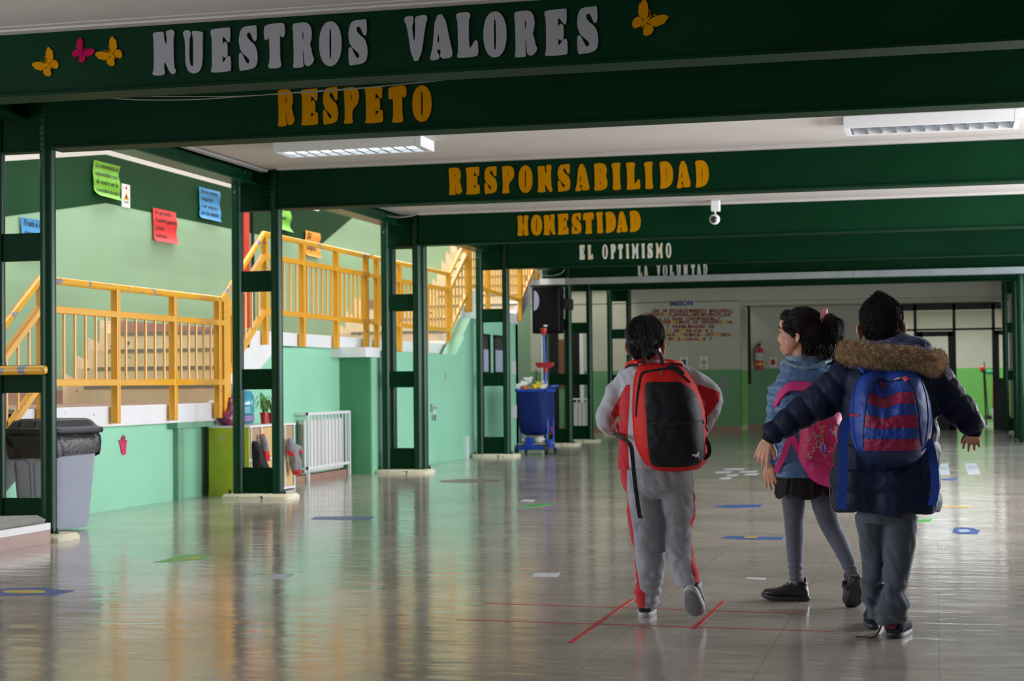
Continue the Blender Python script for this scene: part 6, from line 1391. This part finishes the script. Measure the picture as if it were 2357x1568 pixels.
uni = [(0,.55),(.05,.72),(.16,.80),(.20,1.0),(.26,.80),(.34,.70),(.42,.52),(.70,.55),(.85,.62),(.98,.45),(.90,.40),(.84,.48),(.84,.20),(.86,0),(.78,0),(.74,.26),(.48,.24),(.42,0),(.34,0),(.36,.28),(.28,.44),(.20,.60),(.08,.58)]
UN = mat('unicorn_grey', sr(176, 160, 170), 0.5)
for x, y, s_ in ((515, 1010, 62), (622, 985, 55), (622, 870, 50), (478, 1145, 52), (575, 1130, 40), (470, 1035, 30), (660, 930, 40), (620, 1225, 34)):
    put('unicorn_print', MB().poly(uni, [], lambda u, v: B2.P(x+s_*(u-.3)*.8, y-s_*(v-.3), 0.0035 if y < 1140 else 0.006), (0, -0.001, 0)), UN, bg2)
put('shoulder_strap', strap_mb([B_(500, 715, -.12), B_(470, 690, -.13), B_(400, 682, -.12), B_(330, 690, -.105), B_(275, 740, -.085), B_(240, 800, -.06), B_(222, 860, -.02), B_(235, 940, .05)], 0.042, 0.012, lambda p: (-0.6, -0.8, 0.5)), PINK, bg2, bevel=0.003)
put('lower_strap', strap_mb([B_(400, 1120, -.13), B_(372, 1060, -.135), B_(345, 1010, -.13), B_(322, 1060, -.125), B_(290, 1150, -.12), B_(245, 1245, -.08)], 0.026, 0.006, (-0.2, -1, 0)), PINK, bg2)
kc = thing('keychain', tuple(B_(565, 940, -0.30)), 'purple charm keychain dangling from the pink backpack', 'keychain')
GM = mat('gold_wire', (0.7, 0.5, 0.2), 0.3, 0.9); PU = mat('purple_charm', sr(140, 96, 190), 0.4)
q0 = B2.P(562, 945, .012)
for k in range(9):
    q = B2.P(562+4*math.sin(k), 945+k*12, .010); put('chain_link', MB().tube([q+V((0.006*math.cos(t), 0.003*math.sin(t*2), 0.006*math.sin(t))) for t in [j*math.pi/4 for j in range(9)]], .0011, 5), GM, kc, smooth=True)
q = B2.P(568, 1072, .014); put('charm', MB().loft([[q+V((x*rx, y*.008, z)) for x, y in ellp(0, 0, 1, 1, 14)] for z, rx in ((-.022, .010), (-.010, .013), (.006, .010), (.016, .004), (.020, .006))]), PU, kc, smooth=True)
q = B2.P(540, 1055, .012); put('hoop', MB().tube([q+V((0.010*math.cos(t), 0, 0.016*math.sin(t))) for t in [j*math.pi/8 for j in range(17)]], .0012, 5), mat('silver_wire', (0.7, 0.7, 0.7), 0.3, 0.9), kc, smooth=True)
q = B2.P(555, 1100, .012); put('crystal', MB().ell(q, (.004, .004, .006), None, 6, 4), mat('crystal', (0.8, 0.8, 0.85), 0.05), kc)
# ------------------------------------------------------------------ second boy: navy parka with fur hood
Y3 = 6.82; MB3 = 0.000613
def D(x, y, dy=0.0): return ony(Y3+dy, *c3(x, y))
def F_(x, y, dy=0.0): return ony(Y3+dy, *c4(x, y))
bc = ony(Y3-0.01, 2029, 754); Rb = frame((0.04, 1, -0.06))
bb = F_(1220, 1480); bb.z = 0
mb = MB(); head_mb(mb, bc, Rb, 1.05, D(960, 430))
mb.tube([D(990, 430), D(990, 560), D(990, 900), D(985, 1300)], [(.055, .05), (.09, .12), (.09, .12), (.10, .13)], 18, nrm=(0, 1, 0))
wl3 = D(196, 1035, -0.03); wr3 = D(1545, 985, -0.02)
mb.tube([D(760, 590), D(560, 740, 0), D(420, 850, -.01), wl3], [.04, .034, .028, .020], 14); mb.tube([D(1240, 620), D(1420, 800, 0), D(1500, 900, -.01), wr3], [.04, .034, .028, .019], 14)
hand_mb(mb, wl3, (-0.42, 0.0, -1), (0.35, 0.9, 0), (0.9, -0.35, -0.3), 0.130, 0.35, 0.3)
hand_mb(mb, wr3, (-0.10, 0.75, -0.50), (0.0, -0.35, -0.9), (-0.9, 0.1, 0.15), 0.115, 0.60, 0.35)
mb.tube([F_(1085, 480, .0), F_(1080, 730, .07), F_(1084, 850, .09), F_(1068, 1060, .06), F_(1090, 1290, .07)], [.045, .038, .034, .026, .020], 14).tube([F_(1280, 480), F_(1278, 850, .0), F_(1240, 1290, .0)], [.05, .038, .026], 14)
boy2 = organic('person', mb, SKIN, None, 0.0042, 3, loc=bb, label='boy in long navy parka with arms held out, wearing blue and crimson backpack', cat='person')
eyes(boy2, bc, Rb, 1.05)
boyhair(boy2, bc, Rb, 1.06, DARKHAIR, 'hair', 2, True)
NAV = mat('navy_parka_nylon', sr(22, 32, 62), 0.6, var=0.08, vscale=6, bump=0.25, bscale=45, spec=0.25); FLEE = mat('navy_fleece', sr(22, 50, 112), 0.95, var=0.25, vscale=90, bump=0.8, bscale=120, sheen=0.5)
mb = MB()
tors(mb, [(995,470,160,.085,0),(995,505,225,.10,0),(1000,545,275,.118,0),(1000,620,300,.132,0),(996,760,300,.145,0),(990,900,302,.15,0),(978,1040,318,.155,0),(972,1180,334,.16,0),(972,1320,340,.165,0),(974,1440,334,.165,0),(976,1500,320,.155,0)], D, MB3, -0.02)
arms3 = [([D(760, 590), D(660, 690), D(545, 775, -.01), D(430, 845, -.01), D(320, 925, -.02), D(235, 985, -.03), D(205, 1010, -.03)], [.080, .083, .074, .062, .056, .047, .040]),
         ([D(1235, 620), D(1320, 700), D(1400, 790, -.01), D(1470, 860, -.01), D(1525, 930, -.02), D(1548, 985, -.02)], [.082, .078, .068, .062, .052, .038])]
APTS = []
for pts, r in arms3:
    P = bez(pts, 5); n = len(P); R_ = [r[min(len(r)-1, i//5)]+(r[min(len(r)-1, i//5+1)]-r[min(len(r)-1, i//5)])*(i % 5)/5 for i in range(n)]
    mb.tube(P, R_, 20); APTS.append(P)
def pdisp(p, n_):
    # along a sleeve the quilting runs round the arm, on the body round the trunk
    best = None
    for P in APTS:
        acc = 0
        for i in range(len(P)-1):
            ab = P[i+1]-P[i]; t = max(0, min(1, (p-P[i]).dot(ab)/ab.length_squared)); q = P[i]+ab*t; dd_ = (p-q).length
            if best is None or dd_ < best[0]: best = (dd_, acc+ab.length*t)
            acc += ab.length
    x, y = c3.inv(p)
    onarm = x < 700 or x > 1290
    if onarm and best[0] < 0.12: ph = best[1]/0.075
    else: ph = (p.z+0.012*noise.noise(V((p.x*4, p.y*4, 1))))/0.095
    s_ = abs(math.sin(math.pi*ph)); w = 0.004*noise.noise(V((p.x*22, p.y*22, p.z*14)))+0.0025*noise.noise(V((p.x*55, p.y*55, p.z*38)))
    hem = 0.022*noise.noise(V((p.x*11, p.y*11, p.z*6))) if p.z < 0.66 else 0
    return 0.011*(s_**0.45-0.75)+w+hem
pk = organic('parka', mb, NAV, boy2, 0.007, 3, pdisp)
KNIT = mat('black_knit_cuff', (0.006, 0.006, 0.01), 0.9)
for a, b, r in ((D(212, 1005, -.03), D(190, 1045, -.03), .030), (D(1546, 975, -.02), D(1546, 1012, -.02), .028)): put('cuff', MB().tube([a, a.lerp(b, .5), b], [r*1.1, r, r*.85], 18), KNIT, pk, smooth=True)
mb = MB(); mb.ell(D(1010, 455, -0.03), (.165, .125, .052), Matrix.Rotation(0.08, 3, 'Y')).ell(D(1000, 400, -0.02), (.105, .088, .045)).ell(D(1090, 412, -0.03), (.105, .08, .036))
fl = organic('hood', mb, [FLEE, NAV], pk, 0.006, 3, lambda p, n_: 0.005*noise.noise(p*22)+0.002*noise.noise(p*90), lambda p, n_: 0 if c3.inv(p)[1] < 470 else 1)
ringp = bez([D(708, 462, 0.02), D(745, 462, -.10), D(870, 478, -.150), D(1000, 488, -.165), D(1150, 500, -.16), D(1255, 530, -.12), D(1305, 525, 0.02), D(1240, 500, 0.10), D(770, 470, 0.10)], 6, True)
FURB = mat('fur_base', sr(150, 120, 86), 0.9); FUR = mat('tan_fur', sr(232, 206, 168), 0.8, col2=sr(136, 106, 74), vscale=45, sheen=0.4)
rt = MB(); rings = []
N = len(ringp)
for i, p in enumerate(ringp):
    d = (ringp[(i+1) % N]-ringp[i-1]).normalized(); up = V((0, 0, 1)); s_ = d.cross(up).normalized(); r1, r2 = 0.040+0.004*math.sin(i*1.3), 0.028
    rings.append([p+up*math.cos(t)*r1+s_*math.sin(t)*r2 for t in [k*2*math.pi/16 for k in range(16)]])
rings.append(rings[0]); rt.loft(rings, cap=False)
ft = put('fur_trim', rt, FURB, fl, smooth=True)
rr = random.Random(21); mb = MB()
for k in range(14000):
    i = rr.randrange(N); t = rr.uniform(0, 2*math.pi); p = ringp[i].lerp(ringp[(i+1) % N], rr.random()); d = (ringp[(i+1) % N]-ringp[i-1]).normalized(); s_ = d.cross(V((0, 0, 1))).normalized()
    n_ = (V((0, 0, 1))*math.cos(t)+s_*math.sin(t)); q = p+V((0, 0, 1))*math.cos(t)*.036+s_*math.sin(t)*.026
    dr_ = (n_*0.62+d*rr.uniform(.0, .9)+V((0, 0, -0.30))+V((rr.uniform(-.3, .3), rr.uniform(-.3, .3), rr.uniform(-.3, .3)))).normalized(); l = rr.uniform(.016, .030); w = d.cross(n_)*.0009
    a = len(mb.v); m1 = q+dr_*l*.55; tp = q+dr_*l+V((0, 0, -.004))
    mb.v += [q-w, q+w, q+n_*.0012, m1-w*.8, m1+w*.8, m1+n_*.001, tp]
    mb.f += [(a, a+1, a+4, a+3), (a+1, a+2, a+5, a+4), (a+2, a, a+3, a+5), (a+3, a+4, a+6), (a+4, a+5, a+6), (a+5, a+3, a+6)]; mb.mi += [0]*6
put('fur_strands', mb, FUR, fl, smooth=True, recalc=False, kind='stuff')
GT_ = mat('slate_trousers', sr(72, 84, 98), 0.85, var=0.06, vscale=30, bump=0.1, bscale=150, sheen=0.2)
mb = MB()
tors(mb, [(1190,380,210,.11,0),(1190,470,215,.11,0),(1190,530,200,.10,0)], F_, 0.000502)
legA = [(1295,480,.068,.085,0),(1292,600,.066,.08,.0),(1288,720,.061,.075,.01),(1280,840,.055,.07,.01),(1268,950,.050,.066,.0),(1254,1060,.046,.064,-.005),(1244,1140,.056,.066,-.01),(1240,1210,.066,.07,-.01),(1228,1290,.060,.064,0),(1212,1335,.056,.058,0)]
legB = [(1072,480,.060,.08,0.0),(1078,600,.056,.075,.03),(1078,730,.053,.07,.07),(1084,850,.048,.065,.09),(1082,960,.044,.06,.08),(1066,1060,.046,.06,.06),(1068,1150,.042,.056,.06),(1082,1230,.034,.05,.06),(1092,1300,.026,.045,.06)]
for lg in (legA, legB): mb.loft([hring(F_(x, y, dy), rx, ry, 22, 2.2) for x, y, rx, ry, dy in lg])
organic('trousers', mb, GT_, boy2, 0.0062, 2, lambda p, n_: clothfold(p, n_, 31, 0.010, 10, 4.5, 0.35)+(0.005*math.sin(p.z*95+p.x*40+noise.noise(p*9)*4) if p.z < 0.22 else 0))
SH3 = mat('dark_trainer', (0.022, 0.022, 0.03), 0.8, spec=0.15, col2=(0.04, 0.035, 0.05), vscale=30); SO3 = mat('slate_sole', (0.03, 0.035, 0.05), 0.5)
hl = F_(1245, 1486, -0.03); hl.z = 0.0
s3 = shoe(boy2, 'shoe', hl, (0.12, 1, 0), (0, 0, 1), 0.225, 0.105, SH3, SO3)
put('heel_patch', MB().ell(hl+V((-0.006, -0.004, 0.058)), (.020, .010, .022)), mat('maroon_patch', (0.16, 0.015, 0.06), 0.6), s3, smooth=True)
put('pull_tab', MB().box(hl+V((0.022, -0.012, 0.04)), hl+V((0.032, -0.004, 0.11))), STRAPB, s3)
put('loose_lace', MB().tube(bez([hl+V((-0.045, 0.02, 0.055)), hl+V((-0.055, -0.01, 0.030)), hl+V((-0.075, -0.02, 0.008)), hl+V((-0.11, -0.01, 0.006)), hl+V((-0.145, 0.0, 0.006))], 6), 0.0028, 6), STRAPB, s3, smooth=True)
hl = F_(1085, 1330, 0.20); hl.z = 0.0
shoe(boy2, 'shoe', hl, (-0.05, 1, 0), (0, 0, 1), 0.22, 0.085, SH3, SO3)
# blue and crimson backpack
BLU = mat('royal_blue_bag', (0.008, 0.058, 0.40), 0.5, bump=0.15, bscale=300, var=0.06, vscale=5); BLD = mat('navy_bag_base', (0.004, 0.020, 0.10), 0.5, bump=0.15, bscale=300); CRI = mat('crimson_bag', (0.30, 0.008, 0.07), 0.5, bump=0.15, bscale=300)
o3 = D(990, 1212, -0.18)
bg3 = thing('backpack', tuple(o3), 'blue backpack with crimson stripes worn over the navy parka', 'backpack')
def sag3(x, y):
    g = math.exp(-((x-968)/75)**2); return -0.075*g*math.exp(-((y-690)/120)**2)-0.016*math.exp(-((x-905-(y-700)*0.12)/22)**2)*math.exp(-((y-790)/110)**2)-0.014*math.exp(-((x-1030+(y-700)*0.2)/26)**2)*math.exp(-((y-780)/90)**2)
B3 = Bag(c3, Y3-0.145, [(572,900,1130),(590,850,1162),(620,802,1192),(660,768,1214),(720,747,1240),(800,734,1263),(900,726,1276),(1000,735,1265),(1080,760,1238),(1130,790,1212),(1170,840,1170),(1195,905,1120),(1212,980,1060)], 0.175, sag=sag3, wr=0.005, seed=9)
B3.shell('shell', BLU, bg3, 60, 64)
warp = lambda x, y: 46*math.exp(-((x-962)/62)**2)*max(0, 1-(y-690)/330)
arch = [(640,930,1108),(660,900,1122),(700,868,1145),(750,850,1160),(850,835,1178),(950,828,1185),(1050,822,1197),(1100,822,1200)]
def sub(y0, y1): return [(y0,)+rows_at(arch, y0)]+[r for r in arch if y0 < r[0] < y1]+[(y1,)+rows_at(arch, y1)]
for y0, y1, m in ((642, 716, BLU), (716, 792, CRI), (792, 866, BLU), (866, 948, CRI), (948, 1020, BLU), (1020, 1098, CRI)):
    B3.panel('front_stripe', sub(y0, y1), m, bg3, 0.004, 60, 14, warp=warp)
B3.panel('base_panel', [(1100,770,1226),(1130,790,1210),(1165,838,1172),(1188,900,1122),(1203,965,1070)], BLD, bg3, 0.003)
B3.panel('corner_patch', [(645,918,936),(670,930,962),(700,945,975)], CRI, bg3, 0.006, 8, 8)
B3.line('main_zip', [(828,1080),(832,950),(840,850),(858,750),(885,680),(925,638),(990,650),(1060,640),(1110,640),(1145,690),(1168,760),(1184,860),(1196,1000),(1206,1070)], 0.0030, BLD, bg3, 0.004)
B3.line('seam', [(778,650),(762,760),(758,900),(768,1010),(800,1120)], 0.002, BLD, bg3, 0.003)
B3.line('seam', [(1195,640),(1225,720),(1245,850),(1240,960),(1225,1060)], 0.002, BLD, bg3, 0.003)
B3.line('pocket_trim', [(727,858),(745,870),(775,872),(800,868)], 0.004, mat('bright_red_trim', (0.5, 0.01, 0.03), 0.5), bg3, 0.004)
zp = mat('zip_red', (0.62, 0.03, 0.08), 0.4)
B3.line('zip_pull', [(1030,642),(1050,632),(1078,628),(1095,630)], 0.0045, mat('zip_metal', (0.25,0.2,0.2), 0.4), bg3, 0.012)
B3.line('zip_pull', [(1088,628),(1102,634),(1112,644)], 0.009, zp, bg3, 0.012)
for pts in ([D(715, 900, -.13), D(692, 1000, -.155), D(690, 1150, -.165), D(688, 1300, -.168), D(682, 1400, -.166), D(680, 1488, -.16)], [D(1245, 1030, -.16), D(1268, 1120, -.165), D(1285, 1220, -.165), D(1290, 1340, -.165), D(1284, 1400, -.165), D(1268, 1465, -.165)]):
    put('hanging_strap', strap_mb([p+V((0, -0.012, 0)) for p in pts], 0.031, 0.004, (0, -1, 0)), BLU, bg3)
for pts in ([D(860, 600, -.14), D(815, 560, -.10), D(790, 560, -.02), D(800, 640, .12)], [D(1150, 600, -.14), D(1185, 570, -.10), D(1200, 570, -.02), D(1200, 650, .12)]):
    put('shoulder_strap', strap_mb([p+V((0, 0, 0.01)) for p in pts], 0.055, 0.012, (0, -0.5, 1)), BLU, bg3, bevel=0.003)
